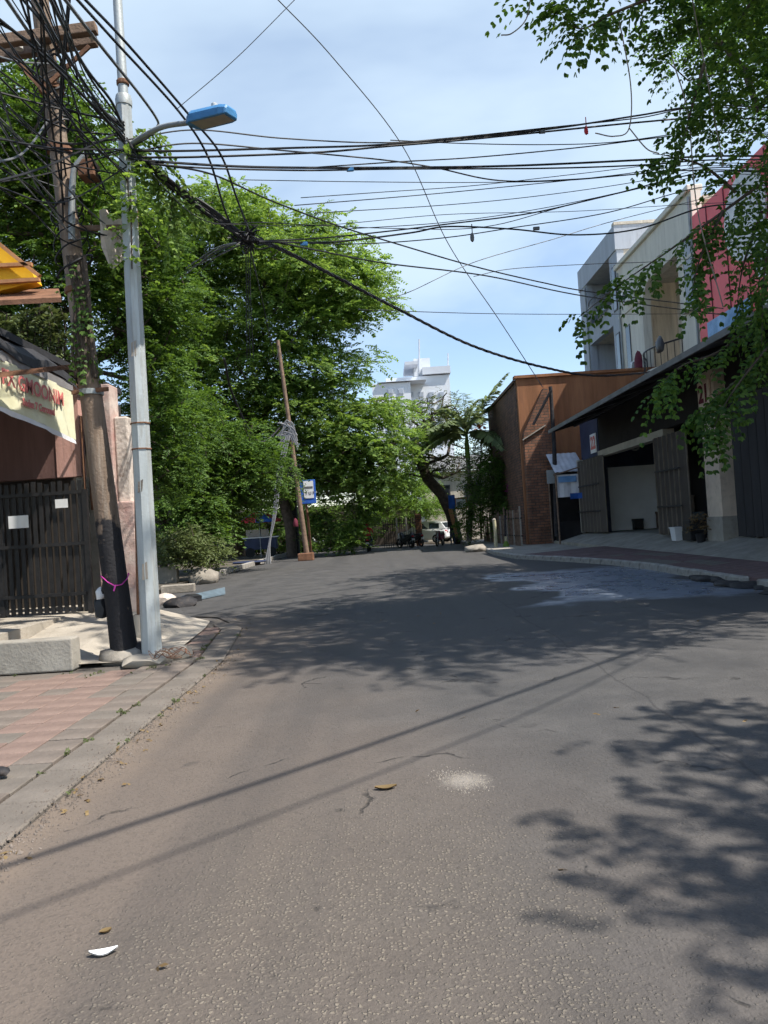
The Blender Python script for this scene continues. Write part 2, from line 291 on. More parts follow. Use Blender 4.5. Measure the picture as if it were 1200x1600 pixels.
MT = dict(
    pole_paint=pole_mat(),
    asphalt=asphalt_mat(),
    earth=M('earth', (.10, .085, .065), .95, .35, .6, .6, 12),
    concrete=M('concrete', (.30, .275, .235), .9, .25, 1.6, .35, 25, dirt=(.14, .12, .10)),
    concrete_pale=M('concrete_pale', (.36, .32, .265), .9, .2, 1.4, .35, 25, dirt=(.22, .19, .15)),
    mortar=M('mortar', (.12, .105, .09), .95, .3, 3, .5, 40),
    paver_brown=M('paver_brown', (.165, .137, .115), .92, .35, 2.2, .45, 45, dirt=(.14, .11, .09)),
    paver_red=M('paver_red', (.205, .143, .118), .92, .3, 2.2, .45, 45, dirt=(.19, .14, .11)),
    paver_grey=M('paver_grey', (.155, .134, .113), .92, .25, 2.2, .45, 45, dirt=(.14, .12, .10)),
    red_dull=M('red_dull', (.15, .095, .09), .92, .35, 1.6, .45, 30, dirt=(.10, .085, .08), dirt_amt=.8),
    kerb=M('kerb', (.33, .31, .28), .9, .35, 2.5, .5, 22, dirt=(.07, .065, .055), dirt_amt=.85),
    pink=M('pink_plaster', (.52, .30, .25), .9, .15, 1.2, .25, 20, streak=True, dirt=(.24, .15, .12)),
    shaded_pink=M('pink_plaster_shaded', (.14, .078, .068), .9, .2, 1.2, .25, 20, streak=True, dirt=(.10, .06, .05)),  # pink plaster darkened, porch shade painted into its colour
    pink_old=M('pink_old', (.55, .30, .26), .92, .3, 2.5, .5, 20, col2=(.60, .50, .43), dirt=(.22, .17, .14), dirt_amt=.7),
    white_old=M('white_old', (.58, .50, .43), .92, .25, 3, .5, 16, dirt=(.20, .15, .12), dirt_amt=.75),
    black_paint=M('black_paint', (.018, .017, .017), .5, .4, 5, .2, 30, dirt=(.045, .035, .03), dirt_amt=.4),
    pole_brown=M('pole_brown', (.20, .145, .105), .85, .45, 1.5, .5, 30, streak=True, dirt=(.33, .28, .23), dirt_amt=.6),
    pole_black=M('pole_black', (.025, .024, .026), .7, .5, 3, .4, 25, dirt=(.12, .09, .07), dirt_amt=.5),
    galv=M('galvanised', (.42, .45, .45), .5, .20, 1.8, .15, 30, metal=.25, streak=True, dirt=(.25, .22, .17), dirt_amt=.6),
    galv_dark=M('galvanised_grey', (.30, .32, .32), .5, .2, 2.0, .15, 30, metal=.3),
    rust=M('rust_steel', (.19, .095, .055), .85, .4, 4, .4, 30),
    wood=M('weathered_wood', (.20, .135, .095), .88, .4, 6, .5, 40),
    cable=M('cable_black', (.016, .016, .018), .55, .3, 2, 0, 10),
    cable_grey=M('cable_grey', (.11, .115, .12), .5, .25, 2, 0, 10),
    cable_white=M('cable_white', (.24, .24, .25), .6, .2, 2, 0, 10),
    blue_lamp=M('blue_lamp', (.07, .23, .46), .45, .2, 5, .05, 30),
    lens=M('lamp_lens', (.33, .29, .24), .3, .15, 8, .05, 60),
    porcelain=M('porcelain', (.62, .60, .56), .25, .1, 6, 0, 10),
    stone=M('stone', (.28, .25, .21), .95, .35, 4, .7, 18),
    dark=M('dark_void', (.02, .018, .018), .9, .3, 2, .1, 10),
    awning_black=M('awning_black', (.03, .029, .031), .75, .4, 2, .4, 12),
    banner_y=M('banner_yellow', (.72, .68, .42), .6, .08, 2, .1, 5, col2=(.78, .76, .56), dirt=(.55, .50, .34)),
    banner_g=M('banner_grey', (.22, .205, .20), .6, .2, 3, .1, 5),
    banner_w=M('banner_white', (.72, .71, .72), .6, .1, 3, .1, 5),
    red_ink=M('red_ink', (.60, .17, .15), .6, .1, 3, 0, 5),
    grey_ink=M('grey_ink', (.13, .125, .13), .6, .1, 3, 0, 5),
    white_paint=M('white_paint', (.74, .74, .73), .6, .08, 2, .1, 20),
    white_dim=M('white_wall', (.80, .81, .82), .8, .08, 1, .1, 20),
    yellow=M('yellow_paint', (.80, .45, .02), .6, .08, 2, .1, 20),
    orange_wood=M('orange_wood', (.42, .20, .09), .7, .25, 4, .2, 30),
    rust_wall=M('rust_wall', (.30, .135, .065), .9, .28, .8, .4, 22, streak=True, dirt=(.20, .10, .06), dirt_amt=.7),
    brick_dark=brick_mat('brick_dark', (.22, .10, .065), (.12, .065, .05), (.07, .055, .045)),
    brick_brown=brick_mat('brick_brown', (.30, .13, .07), (.19, .09, .055), (.10, .075, .055)),
    grey_render=M('grey_render', (.40, .435, .49), .85, .10, .6, .1, 15, streak=True, dirt=(.24, .26, .29), dirt_amt=.45),
    cream=M('cream_render', (.66, .63, .55), .85, .09, .7, .12, 15, streak=True, dirt=(.40, .36, .29), dirt_amt=.55),
    stained=M('stained_concrete', (.56, .51, .43), .9, .2, .8, .3, 12, streak=True, dirt=(.28, .24, .19), dirt_amt=.6),
    pinkred=M('pink_red_panel', (.86, .16, .17), .6, .1, .8, .05, 10),
    blue_sign=M('blue_sign', (.12, .32, .62), .5, .3, 1.5, 0, 10, col2=(.32, .52, .78)),
    maroon=M('maroon_cloth', (.12, .02, .035), .9, .3, 4, .3, 20),
    frame_dark=M('frame_dark', (.05, .05, .055), .5, .2, 4, .1, 20),
    shutter=M('shutter_brown', (.065, .053, .043), .55, .22, 2, .15, 25, streak=True),
    rib=M('shutter_rib', (.20, .165, .13), .6, .3, 3, .2, 25),
    shutter2=M('shutter_black', (.03, .029, .032), .55, .25, 2, .15, 25, streak=True),
    lintel=M('lintel', (.40, .37, .31), .8, .15, 2, .2, 25),
    sheet=M('corrugated_sheet', (.16, .155, .15), .6, .3, 1.5, .2, 15),
    sheet_pale=M('pale_sheet', (.50, .52, .55), .6, .2, 1.5, .2, 15),
    tile_pillar=M('pillar_plaster', (.60, .49, .39), .85, .15, 1.6, .25, 25, dirt=(.30, .24, .18)),
    navy=M('navy', (.03, .04, .08), .6, .3, 2, .1, 10),
    glass=glass_mat('glass_dark'), glass2=glass_mat('glass_grey', (.10, .12, .14)),
    bark=M('bark', (.085, .066, .052), .95, .45, 5, .9, 18),
    bark_pale=M('bark_pale', (.24, .21, .18), .95, .35, 5, .8, 18),
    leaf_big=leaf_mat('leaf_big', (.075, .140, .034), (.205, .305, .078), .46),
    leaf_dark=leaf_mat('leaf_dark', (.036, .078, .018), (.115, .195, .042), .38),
    leaf_near=leaf_mat('leaf_near', (.032, .080, .020), (.115, .200, .042), .44),
    leaf_olive=leaf_mat('leaf_olive', (.05, .07, .022), (.12, .15, .055), .3),
    leaf_palm=leaf_mat('leaf_palm', (.11, .15, .07), (.24, .30, .14), .35),
    leaf_lime=leaf_mat('leaf_lime', (.08, .16, .025), (.19, .30, .06), .36),
    leaf_dry=leaf_mat('leaf_dry', (.13, .085, .04), (.24, .17, .08), .2),
    magenta=leaf_mat('magenta_bract', (.38, .04, .22), (.62, .10, .45), .35),
    orange=leaf_mat('orange_flower', (.62, .11, .02), (.80, .22, .04), .3),
    tyre=M('tyre', (.018, .018, .018), .85, .2, 5, .2, 30), chrome=M('chrome', (.5, .5, .5), .25, .1, 5, 0, 5, metal=.9),
    car_white=M('car_white', (.74, .75, .76), .25, .03, 1, 0, 5, spec=.6), plastic=M('black_plastic', (.025, .025, .027), .45, .2, 4, .05, 20),
    red=M('red_cloth', (.48, .035, .05), .8, .2, 4, .2, 20), blue=M('blue_cloth', (.03, .11, .42), .7, .2, 3, .1, 20), teal=M('teal', (.03, .22, .18), .7, .2, 3, .1, 20),
    black_cloth=M('black_cloth', (.018, .018, .022), .85, .3, 5, .2, 30), denim=M('denim', (.05, .065, .10), .85, .3, 5, .2, 30), skin=M('skin', (.33, .18, .11), .6, .1, 4, .05, 20),
    roof_tile=M('roof_tile', (.46, .14, .07), .85, .25, 4, .4, 15), far_white=M('far_white', (.66, .69, .73), .8, .05, .2, 0, 5), far_pane=M('far_pane', (.36, .40, .46), .3, .06, .2, 0, 5), far_grey=M('far_grey', (.55, .58, .63), .8, .06, .2, 0, 5),  # far tones: haze over the distant tower put into pale bluish colours
    tarp_blue=M('tarp_blue', (.10, .135, .16), .6, .3, 3, .3, 10), post_yellow=M('post_yellow', (.46, .42, .27), .8, .25, 3, .2, 20), paper=M('paper', (.80, .80, .79), .8, .04, 10, .1, 40),
)

# ------------------------------------------------------------------ setting: ground, road, pavements
MB().quad((-400, -200, -.05), (400, -200, -.05), (400, 900, -.05), (-400, 900, -.05)).build('ground', MT['earth'])['kind'] = 'structure'
LEFT = [(-2.02, -6), (-2.02, 9.2), (-2.35, 12.2), (-3.2, 14.2), (-6.0, 16), (-6.4, 28), (-6.1, 48), (-9, 62)]
RIGHT = [(6.3, -6), (6.3, 18.8), (6.1, 21), (5.6, 23.2), (5.0, 25.4), (4.5, 27.2), (4.3, 31), (4.5, 36), (4.6, 46), (0, 62)]
def at_y(line, y):
    for (x0, y0), (x1, y1) in zip(line, line[1:]):
        if y0 <= y <= y1: return x0 + (x1 - x0) * (y - y0) / (y1 - y0)
    return line[-1][0]
rm = MB(); ys = [-6, 0, 3, 6, 9.2, 11, 12.2, 14.2, 16, 18.8, 21, 23.2, 25.4, 27.2, 31, 36, 42, 46, 54, 62]
NX = 7; rows = []
for y in ys:
    a, b_ = at_y(LEFT, y), at_y(RIGHT, y)
    rows.append([(a + (b_ - a) * i / NX, y, .012 * math.sin(math.pi * i / NX)) for i in range(NX + 1)])
rm.add([p for r_ in rows for p in r_], [(j * (NX + 1) + i, j * (NX + 1) + i + 1, (j + 1) * (NX + 1) + i + 1, (j + 1) * (NX + 1) + i) for j in range(len(ys) - 1) for i in range(NX)])
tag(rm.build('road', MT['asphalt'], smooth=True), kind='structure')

# left pavement: mortar bed with pavers and a flush kerb strip
def slab(name, poly, z0, z1, mat):
    o = MB().prism([(x, y, z0) for x, y in poly], (0, 0, z1 - z0)).build(name, MT[mat]); o['kind'] = 'structure'; return o
pave_l = slab('pavement_left', [(-12, -6), (-2.03, -6), (-2.03, 9.2), (-2.36, 12.2), (-3.2, 14.15), (-6.0, 15.9), (-12, 15.9)], -.06, -.012, 'mortar')
def tile_mesh(sx_, sy_, h, bev=.006):
    m = MB(); a, b_ = sx_ / 2, sy_ / 2
    m.add([(-a, -b_, 0), (a, -b_, 0), (a, b_, 0), (-a, b_, 0), (-a, -b_, h - bev), (a, -b_, h - bev), (a, b_, h - bev), (-a, b_, h - bev),
           (-a + bev, -b_ + bev, h), (a - bev, -b_ + bev, h), (a - bev, b_ - bev, h), (-a + bev, b_ - bev, h)],
          [(0, 1, 5, 4), (1, 2, 6, 5), (2, 3, 7, 6), (3, 0, 4, 7), (4, 5, 9, 8), (5, 6, 10, 9), (6, 7, 11, 10), (7, 4, 8, 11), (8, 9, 10, 11)])
    return m.mesh('paver')
tiles = {k: tile_mesh(.291, .291, .034) for k in ('brown', 'red', 'grey')}
for k in tiles: tiles[k].materials.append(MT['paver_' + k])
y = 3.35; row = 0
while y < 12.6:
    xe = at_y(LEFT, y) - .36; x = xe - .15; i = 0
    while x > -.515 * y - .45 and x > (-6 if y < 9.0 else -3.0):
        red = (i in (1, 2) and y < 7.4) or (y > 7.2 and y < 9.2 and i in (2, 3, 4, 5) and random.random() < .8) or (y > 9.6 and random.random() < .65)
        k = 'red' if red and random.random() < .9 else random.choice(['brown', 'brown', 'brown', 'grey'])
        o = put('paver', tiles[k], None, pave_l, (x, y, -.013 + random.uniform(-.004, .003)))
        o.rotation_euler = (random.gauss(0, .006), random.gauss(0, .006), random.gauss(0, .008)); x -= .3; i += 1
    y += .3; row += 1
km = tile_mesh(.32, .59, .04, .012); km.materials.append(MT['paver_grey']); km.name = 'kerb_stone'
y = 3.0
while y < 13:
    x = at_y(LEFT, y) - .175; dx = at_y(LEFT, y + .3) - at_y(LEFT, y - .3)
    o = put('kerb_stone', km, None, pave_l, (x, y, -.022 + random.uniform(-.004, .004))); o.rotation_euler = (0, 0, -math.atan2(dx, .6) + random.gauss(0, .006)); y += .6
# concrete apron, ramp and low retaining block in front of the gate
ap = MB().add([(-5.06, 9.35, .05), (-4.1, 9.35, .05), (-2.75, 9.35, .047), (-5.06, 12.0, .40), (-4.1, 12.0, .36), (-2.95, 12.2, .046), (-5.06, 13.0, .40), (-4.1, 13.0, .38), (-3.1, 13.2, .045)], [(0, 1, 4, 3), (1, 2, 5, 4), (3, 4, 7, 6), (4, 5, 8, 7)]).build('ramp', MT['concrete_pale']); ap['kind'] = 'structure'
pf = MB().box((-9, 9.45, -.05), (-5.06, 15.5, .405)).build('platform', MT['concrete_pale']); pf['kind'] = 'structure'
blk = MB().box((-9, 9.18, 0), (-3.82, 9.44, .39)).build('retaining_wall', MT['concrete'], origin=(-5, 9.3, 0), bevel=.02)
tag(blk, 'low concrete retaining block in front of the black gate', 'wall')

# right pavement: kerb stones, band of dull red paving, concrete ramp up to the shops
def strip(name, x0, z0, x1, z1, y0, y1, mat, f=None, n=14):
    m = MB(); vv = []
    for j in range(n + 1):
        yy = y0 + (y1 - y0) * j / n; a = f(yy) if f else x0
        vv += [(a, yy, z0), (x1, yy, z1), (a, yy, -.06), (x1, yy, -.06)]
    ff = []
    for j in range(n):
        q = j * 4; ff += [(q, q + 1, q + 5, q + 4), (q + 2, q, q + 4, q + 6), (q + 1, q + 3, q + 7, q + 5)]
    ff += [(0, 2, 3, 1), (n * 4, n * 4 + 1, n * 4 + 3, n * 4 + 2)]
    o = m.add(vv, ff).build(name, MT[mat]); o['kind'] = 'structure'; return o
band = strip('pavement_right', 0, .14, 7.7, .25, 9, 27.2, 'red_dull', lambda yy: at_y(RIGHT, yy) + .17, 30)
rampR = strip('shop_ramp', 7.702, .252, 9.05, .60, 9, 36, 'concrete')
far_pave = MB().prism([(4.5, 27.22, -.06), (7.69, 27.22, -.06), (7.69, 36, -.06), (6.6, 36, -.06), (6.6, 50, -.06), (4.8, 50, -.06), (4.7, 36, -.06), (4.5, 31, -.06)], (0, 0, .20)).build('pavement_far', MT['concrete']); far_pave['kind'] = 'structure'
ks = tile_mesh(.17, .58, .2, .02); ks.materials.append(MT['kerb']); ks.name = 'kerb_stone'
y = 9.3
while y < 34:
    if not (13.35 < y < 13.6):
        x = at_y(RIGHT, y) + .083; dx = at_y(RIGHT, y + .3) - at_y(RIGHT, y - .3)
        o = put('kerb_stone', ks, None, band, (x, y, -.045 + random.uniform(-.008, .008))); o.rotation_euler = (0, random.gauss(0, .01), -math.atan2(dx, .6) + random.gauss(0, .01))
    y += .6
# shallow courses of pale and red paving slabs on the right pavement
st = tile_mesh(.39, .39, .02, .006); st.materials.append(MT['red_dull']); st2 = st.copy(); st2.materials.clear(); st2.materials.append(MT['paver_grey'])
st.name = st2.name = 'paver'
for j in range(26):
    yy = 12.2 + j * .4
    for i in range(3):
        x = at_y(RIGHT, yy) + .42 + i * .4
        if x > 7.5: continue
        a0 = at_y(RIGHT, yy) + .17; zz = .14 + (.25 - .14) * (x - a0) / (7.7 - a0)
        o = put('paver', st if (i + j // 5) % 3 or random.random() < .3 else st2, None, band, (x, yy, zz - .014 + random.uniform(-.003, .003))); o.rotation_euler = (random.gauss(0, .008), -.075, random.gauss(0, .01))

# ------------------------------------------------------------------ foliage tools
def leaf_cloud(name, pos, dirs, L, lw, ll, pairs, mat, parent=None, droop=.25, updir=None, terminal=True, wide=False, rg=rng):
    """compound leaves: POS, DIRS (n,3) spray bases and directions; leaflets in pairs along each rachis"""
    n = len(pos); d = dirs / np.linalg.norm(dirs, axis=1, keepdims=True)
    up = np.tile(np.array([0, 0, 1.]), (n, 1)) + rg.normal(0, .35, (n, 3)); side = np.cross(d, up); side /= np.linalg.norm(side, axis=1, keepdims=True) + 1e-9
    nor = np.cross(side, d); Ls = L * rg.uniform(.7, 1.25, (n, 1)); V = []; 
    ts = np.linspace(.18, 1, pairs)
    for t in ts:
        c = pos + d * Ls * t + np.array([0, 0, -1.]) * droop * Ls * t * t
        for sg in ((-1, 1, 0) if (terminal and t == 1) else (-1, 1)):
            ld = d * (.55 if sg else 1) + side * sg * .85 + nor * rg.normal(-.1, .18, (n, 1)) + np.array([0, 0, -1.]) * (.18 + droop * t * .6)
            ld /= np.linalg.norm(ld, axis=1, keepdims=True)
            wd = np.cross(ld, nor + rg.normal(0, .3, (n, 3))); wd /= np.linalg.norm(wd, axis=1, keepdims=True) + 1e-9
            l_ = ll * rg.uniform(.75, 1.2, (n, 1)) * (1 - .25 * abs(t - .55)); w_ = lw * rg.uniform(.8, 1.2, (n, 1))
            if wide:
                fold = np.cross(wd, ld) * w_ * .25
                V.append(np.stack([c, c + ld * l_ * .35 + wd * w_ + fold, c + ld * l_ * .75 + wd * w_ * .7 + fold, c + ld * l_, c + ld * l_ * .75 - wd * w_ * .7 + fold, c + ld * l_ * .35 - wd * w_ + fold], 1))
            else: V.append(np.stack([c, c + ld * l_ * .45 + wd * w_, c + ld * l_, c + ld * l_ * .45 - wd * w_], 1))
    k = 6 if wide else 4
    v = np.concatenate(V, 0).reshape(-1, 3)
    off = np.array(WL[parent.name]) if parent else np.zeros(3); v = (v - off).astype(np.float32)
    me = bpy.data.meshes.new(name); nl = len(v) // k
    me.vertices.add(len(v)); me.vertices.foreach_set('co', v.ravel())
    if wide:
        b = np.arange(nl)[:, None] * 6; idx = np.concatenate([b + np.array([[0, 1, 2, 3]]), b + np.array([[0, 3, 4, 5]])], 1).ravel(); npoly = nl * 2
    else: idx = np.arange(nl * 4); npoly = nl
    me.loops.add(npoly * 4); me.polygons.add(npoly); me.loops.foreach_set('vertex_index', idx.astype(np.int32)); me.polygons.foreach_set('loop_start', np.arange(npoly, dtype=np.int32) * 4)
    me.update(calc_edges=True)
    return put(name, me, mat, parent)
def clumps_in(ells, n, rg=rng, mind=.55, shell=.45):
    """clump centres spread through ellipsoids (c, r)"""
    vol = np.array([r[0] * r[1] * r[2] for c, r in ells]) ** .75; vol /= vol.sum(); pts = []; tries = 0
    while len(pts) < n and tries < n * 40:
        tries += 1; c, r = ells[rg.choice(len(ells), p=vol)]; d = rg.normal(0, 1, 3); d /= np.linalg.norm(d); q = np.array(c) + d * np.array(r) * rg.uniform(0, 1) ** shell
        if q[2] < .3: continue
        if pts and np.min(np.sum((np.array(pts) - q) ** 2, 1)) < (mind * rg.uniform(.6, 1.2)) ** 2: continue
        pts.append(q)
    return np.array(pts)
def limbs(name, trunk, r0, cl, mat, parent, rmin=.012, rg=rng):
    """trunk polyline, then every clump centre joined to the nearest node of the growing skeleton"""
    nodes = [Vector(p) for p in trunk]; par = [-1] + list(range(len(trunk) - 1)); nb = len(trunk); top = nodes[-1]
    order = np.argsort([(Vector(c) - top).length for c in cl])
    arr = np.array([list(p) for p in nodes[max(0, nb // 2):]]); ids = list(range(max(0, nb // 2), nb))
    for oi in order:
        c = np.array(cl[oi]); dd = np.sum((arr - c) ** 2, 1) ** .5 + np.where(arr[:, 2] > c[2] + .3, 1.5, 0); k = int(np.argmin(dd)); pid = ids[k]
        a = Vector(arr[k]); e = Vector(c); ln = (e - a).length; steps = max(1, min(5, int(ln / .7)))
        for s_ in range(1, steps + 1):
            t = s_ / steps; q = a.lerp(e, t) + Vector((0, 0, 1)) * .16 * ln * t * (1 - t) * 2 + Vector(rg.normal(0, .05 * ln / max(1, steps), 3)) * (0 if s_ == steps else 1)
            nodes.append(q); par.append(pid); pid = len(nodes) - 1; arr = np.vstack([arr, list(q)]); ids.append(pid)
    w_ = [1.0] * len(nodes)
    for i in range(len(nodes) - 1, 0, -1): w_[par[i]] += w_[i] * (1 if i > nb else 1)
    tot = w_[0]; rad = [max(rmin, r0 * (x / tot) ** .48) for x in w_]
    for i in range(nb): rad[i] = max(rad[i], r0 * (1 - .45 * i / nb))
    m = MB(); ch = {}
    for i, p_ in enumerate(par):
        if p_ >= 0: ch.setdefault(p_, []).append(i)
    def run(i, start):
        pts = [nodes[start]] if start is not None else []; rr = [rad[i]] if start is not None else []
        cur = i
        while True:
            pts.append(nodes[cur]); rr.append(rad[cur]); kids = ch.get(cur, [])
            if not kids: break
            main = max(kids, key=lambda k_: w_[k_])
            for k_ in kids:
                if k_ != main: stack.append((k_, cur))
            cur = main
        if len(pts) > 1: m.tube(pts, rr, 6 if rr[0] < .1 else 9)
    stack = [(0, None)]
    while stack: run(*stack.pop())
    return m.build(name, mat, parent, smooth=True)
def sprays(cl, per, rad, flat=.45, droop=-.05, rg=rng, center=None):
    n = len(cl) * per; base = np.repeat(cl, per, 0); a = rg.uniform(0, 2 * np.pi, n); r_ = rad * rg.uniform(.05, 1, n) ** .6 * np.repeat(rg.uniform(.6, 1.25, len(cl)), per)
    o = np.stack([np.cos(a) * r_, np.sin(a) * r_, rg.normal(0, flat * rad * .6, n) - .25 * r_ * r_ / rad], 1)
    d = np.stack([np.cos(a + rg.normal(0, .5, n)), np.sin(a + rg.normal(0, .5, n)), rg.normal(.10 + droop, .28, n)], 1)
    return base + o, d
def PE(px, py, D, rx, ry, rd): c = P(px, py, D); s_ = D / FPX; return ((c.x, c.y, c.z), (rx * s_, rd, ry * s_))
def broad_tree(name, label, cat, base, trunk, r0, ells, ncl, per, clr, L, lw, ll, pairs, mat, group=None, mind=.7, droop=.3, bark='bark', flat=.4, wide=False, extra=None, seed=1):
    rg = np.random.default_rng(seed); t = thing(name, label, cat, base, group)
    cl = clumps_in(ells, ncl, rg, mind)
    limbs('trunk', trunk, r0, cl, MT[bark], t, rg=rg)
    pos, d = sprays(cl, per, clr, flat, rg=rg)
    if extra is not None: pos = np.vstack([pos, extra[0]]); d = np.vstack([d, extra[1]])
    leaf_cloud('crown', pos, d, L, lw, ll, pairs, MT[mat], t, droop, wide=wide, rg=rg); return t

# ------------------------------------------------------------------ trees
# big feathery tree over the left of the street
broad_tree('street_tree', 'huge bright green feathery tree arching over the left side of the road', 'tree', (-5.3, 43, 0),
    [(-5.3, 43, -.1), (-5.3, 42.9, 1.8), (-5.6, 42.6, 3.6), (-6.6, 42.3, 5.8), (-7.4, 42.2, 8.4)], .30,
    [PE(350, 370, 42, 92, 85, 3.6), PE(455, 440, 42, 120, 120, 4), PE(545, 450, 41.5, 62, 62, 2.4), PE(485, 610, 42.5, 115, 120, 3.2), PE(330, 560, 42, 120, 150, 4), PE(570, 690, 42, 82, 95, 2.4), PE(250, 420, 42, 80, 110, 3), PE(470, 730, 43, 120, 58, 2.5), PE(380, 690, 43, 90, 90, 3)],
    600, 34, 1.08, .78, .055, .20, 6, 'leaf_big', mind=.86, flat=.2, seed=3)
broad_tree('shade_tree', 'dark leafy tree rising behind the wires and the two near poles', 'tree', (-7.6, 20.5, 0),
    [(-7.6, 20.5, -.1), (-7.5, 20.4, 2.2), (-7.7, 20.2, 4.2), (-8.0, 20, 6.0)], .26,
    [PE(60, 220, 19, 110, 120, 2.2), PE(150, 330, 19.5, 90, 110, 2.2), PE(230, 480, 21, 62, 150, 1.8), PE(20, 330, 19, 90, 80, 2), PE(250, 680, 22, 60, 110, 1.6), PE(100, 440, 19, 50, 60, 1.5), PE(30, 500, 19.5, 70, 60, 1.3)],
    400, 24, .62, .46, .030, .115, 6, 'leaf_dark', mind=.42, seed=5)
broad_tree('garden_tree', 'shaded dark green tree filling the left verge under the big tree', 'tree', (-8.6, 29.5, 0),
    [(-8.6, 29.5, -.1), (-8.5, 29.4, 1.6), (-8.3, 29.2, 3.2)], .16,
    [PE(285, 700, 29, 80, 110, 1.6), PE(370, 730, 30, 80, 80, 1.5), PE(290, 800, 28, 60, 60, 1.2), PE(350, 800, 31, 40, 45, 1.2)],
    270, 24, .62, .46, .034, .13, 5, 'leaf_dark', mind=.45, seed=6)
# near tree overhanging from the right, with drooping twigs
def twig(pts, n, D0=None):
    c = catmull([P(*p) for p in pts], 10); k = len(c); pos = []; d = []
    for i in range(n):
        j = random.randrange(1, k); t = (c[j] - c[j - 1]).normalized(); s_ = Vector((random.gauss(0, 1), random.gauss(0, 1), random.gauss(-.25, .5))).normalized()
        pos.append(list(c[j] + s_ * .03)); d.append(list(t * .7 + s_ * .8 + Vector((0, 0, -.35))))
    return c, pos, d
TW = [([(1185, 290, 11.3), (1110, 345, 11.2), (1040, 395, 11), (975, 440, 10.9), (905, 495, 10.8)], 60), ([(1130, 330, 11.2), (1095, 400, 11.1), (1078, 470, 11)], 34),
      ([(1215, 470, 11.6), (1130, 545, 11.6), (1060, 575, 11.6), (1012, 625, 11.6)], 46), ([(1230, 490, 11.2), (1165, 580, 11.2), (1120, 620, 11.2), (1085, 650, 11.2)], 56),
      ([(1240, 500, 10.9), (1185, 560, 10.9), (1140, 620, 10.9), (1112, 675, 10.9)], 56), ([(1060, -20, 10.6), (960, 20, 10.5), (905, 45, 10.4), (868, 10, 10.4)], 50), ([(1150, 300, 11.5), (1100, 260, 11.4), (1050, 245, 11.4), (1020, 240, 11.4)], 26),
      ([(1190, 330, 11.5), (1160, 420, 11.5), (1150, 500, 11.5)], 20), ([(1220, 300, 11), (1195, 420, 11), (1190, 540, 11)], 30), ([(1100, 100, 10.8), (1075, 190, 10.8), (1062, 260, 10.8)], 22)]
tp, td, tcv = [], [], []
for pts, n in TW: c, a, b_ = twig(pts, int(n * 1.2)); tcv.append(c); tp += a; td += b_
vis = clumps_in([((5.4, 11.0, 8.9), (1.0, 1.2, .9)), ((5.6, 10.9, 7.5), (.85, 1.0, 1.2)), ((6.0, 11.4, 6.0), (.6, .8, 1.1)), ((6.2, 11.5, 4.7), (.55, .7, .8)), ((3.1, 10.4, 8.75), (.9, .5, .3)), ((4.4, 10.7, 9.0), (1.0, .8, .6))], 46, rng, .36)
a, b_ = sprays(vis, 15, .42, .5); tp += a.tolist(); td += b_.tolist()
near_t = broad_tree('overhanging_tree', 'tree at the upper right corner whose leafy twigs hang over the road', 'tree', (8.0, 10.2, .2),
    [(8.0, 10.2, .1), (7.95, 10.2, 2.5), (7.8, 10.1, 4.5), (7.6, 10.0, 6.2)], .30,
    [((9.8, 13.0, 11.4), (3.1, 3.6, 2.3)), ((8.2, 9.0, 10.1), (3.0, 3.2, 2.2)), ((7.2, 9.0, 12.9), (3.8, 4.2, 2.0)), ((11.0, 17.5, 11.6), (2.0, 3.6, 1.8)), ((10.0, 17.5, 13.6), (2.8, 4.6, 1.6)), ((6.8, 6.6, 10.5), (2.6, 1.8, 1.6))],
    640, 19, .66, .36, .028, .088, 5, 'leaf_near', mind=.42, droop=.45, wide=True, extra=(np.array(tp), np.array(td)), seed=11)
m = MB()
for c in tcv: m.tube(c, [max(.006, .028 * (1 - i / len(c))) for i in range(len(c))], 5)
m.build('twigs', MT['bark'], near_t, smooth=True)
m = MB()
for pts in ([(965, 20, 10.6), (985, 130, 10.6), (983, 200, 10.6), (960, 213, 10.6), (930, 208, 10.6)], [(983, 200, 10.6), (1010, 232, 10.6), (1030, 240, 10.6)], [(1050, 90, 10.8), (1075, 180, 10.8), (1090, 330, 10.9), (1130, 480, 11)], [(830, -10, 10.4), (822, 30, 10.4), (800, 52, 10.4), (783, 55, 10.4)], [(1080, -10, 10.8), (1110, 150, 10.8), (1130, 260, 10.9)]):
    m.tube(catmull([P(*p) for p in pts], 8), .009, 5)
m.build('hanging_vine', MT['bark_pale'], near_t, smooth=True)
broad_tree('roadside_tree', 'roadside tree just outside the picture that shades the near lane', 'tree', (7.6, 1.0, .2),
    [(7.4, 1.0, .1), (7.3, 1.0, 2.5), (7.0, 1.2, 4.5)], .26, [((7.7, 1.3, 7.0), (1.7, 1.6, 1.3)), ((6.1, 3.4, 6.6), (.8, .5, .4)), ((5.7, 1.1, 6.4), (.9, 1.3, .6)), ((6.6, 2.2, 6.8), (.9, .9, .6))], 175, 15, .6, .34, .026, .085, 5, 'leaf_near', mind=.42, droop=.45, wide=True, seed=12)
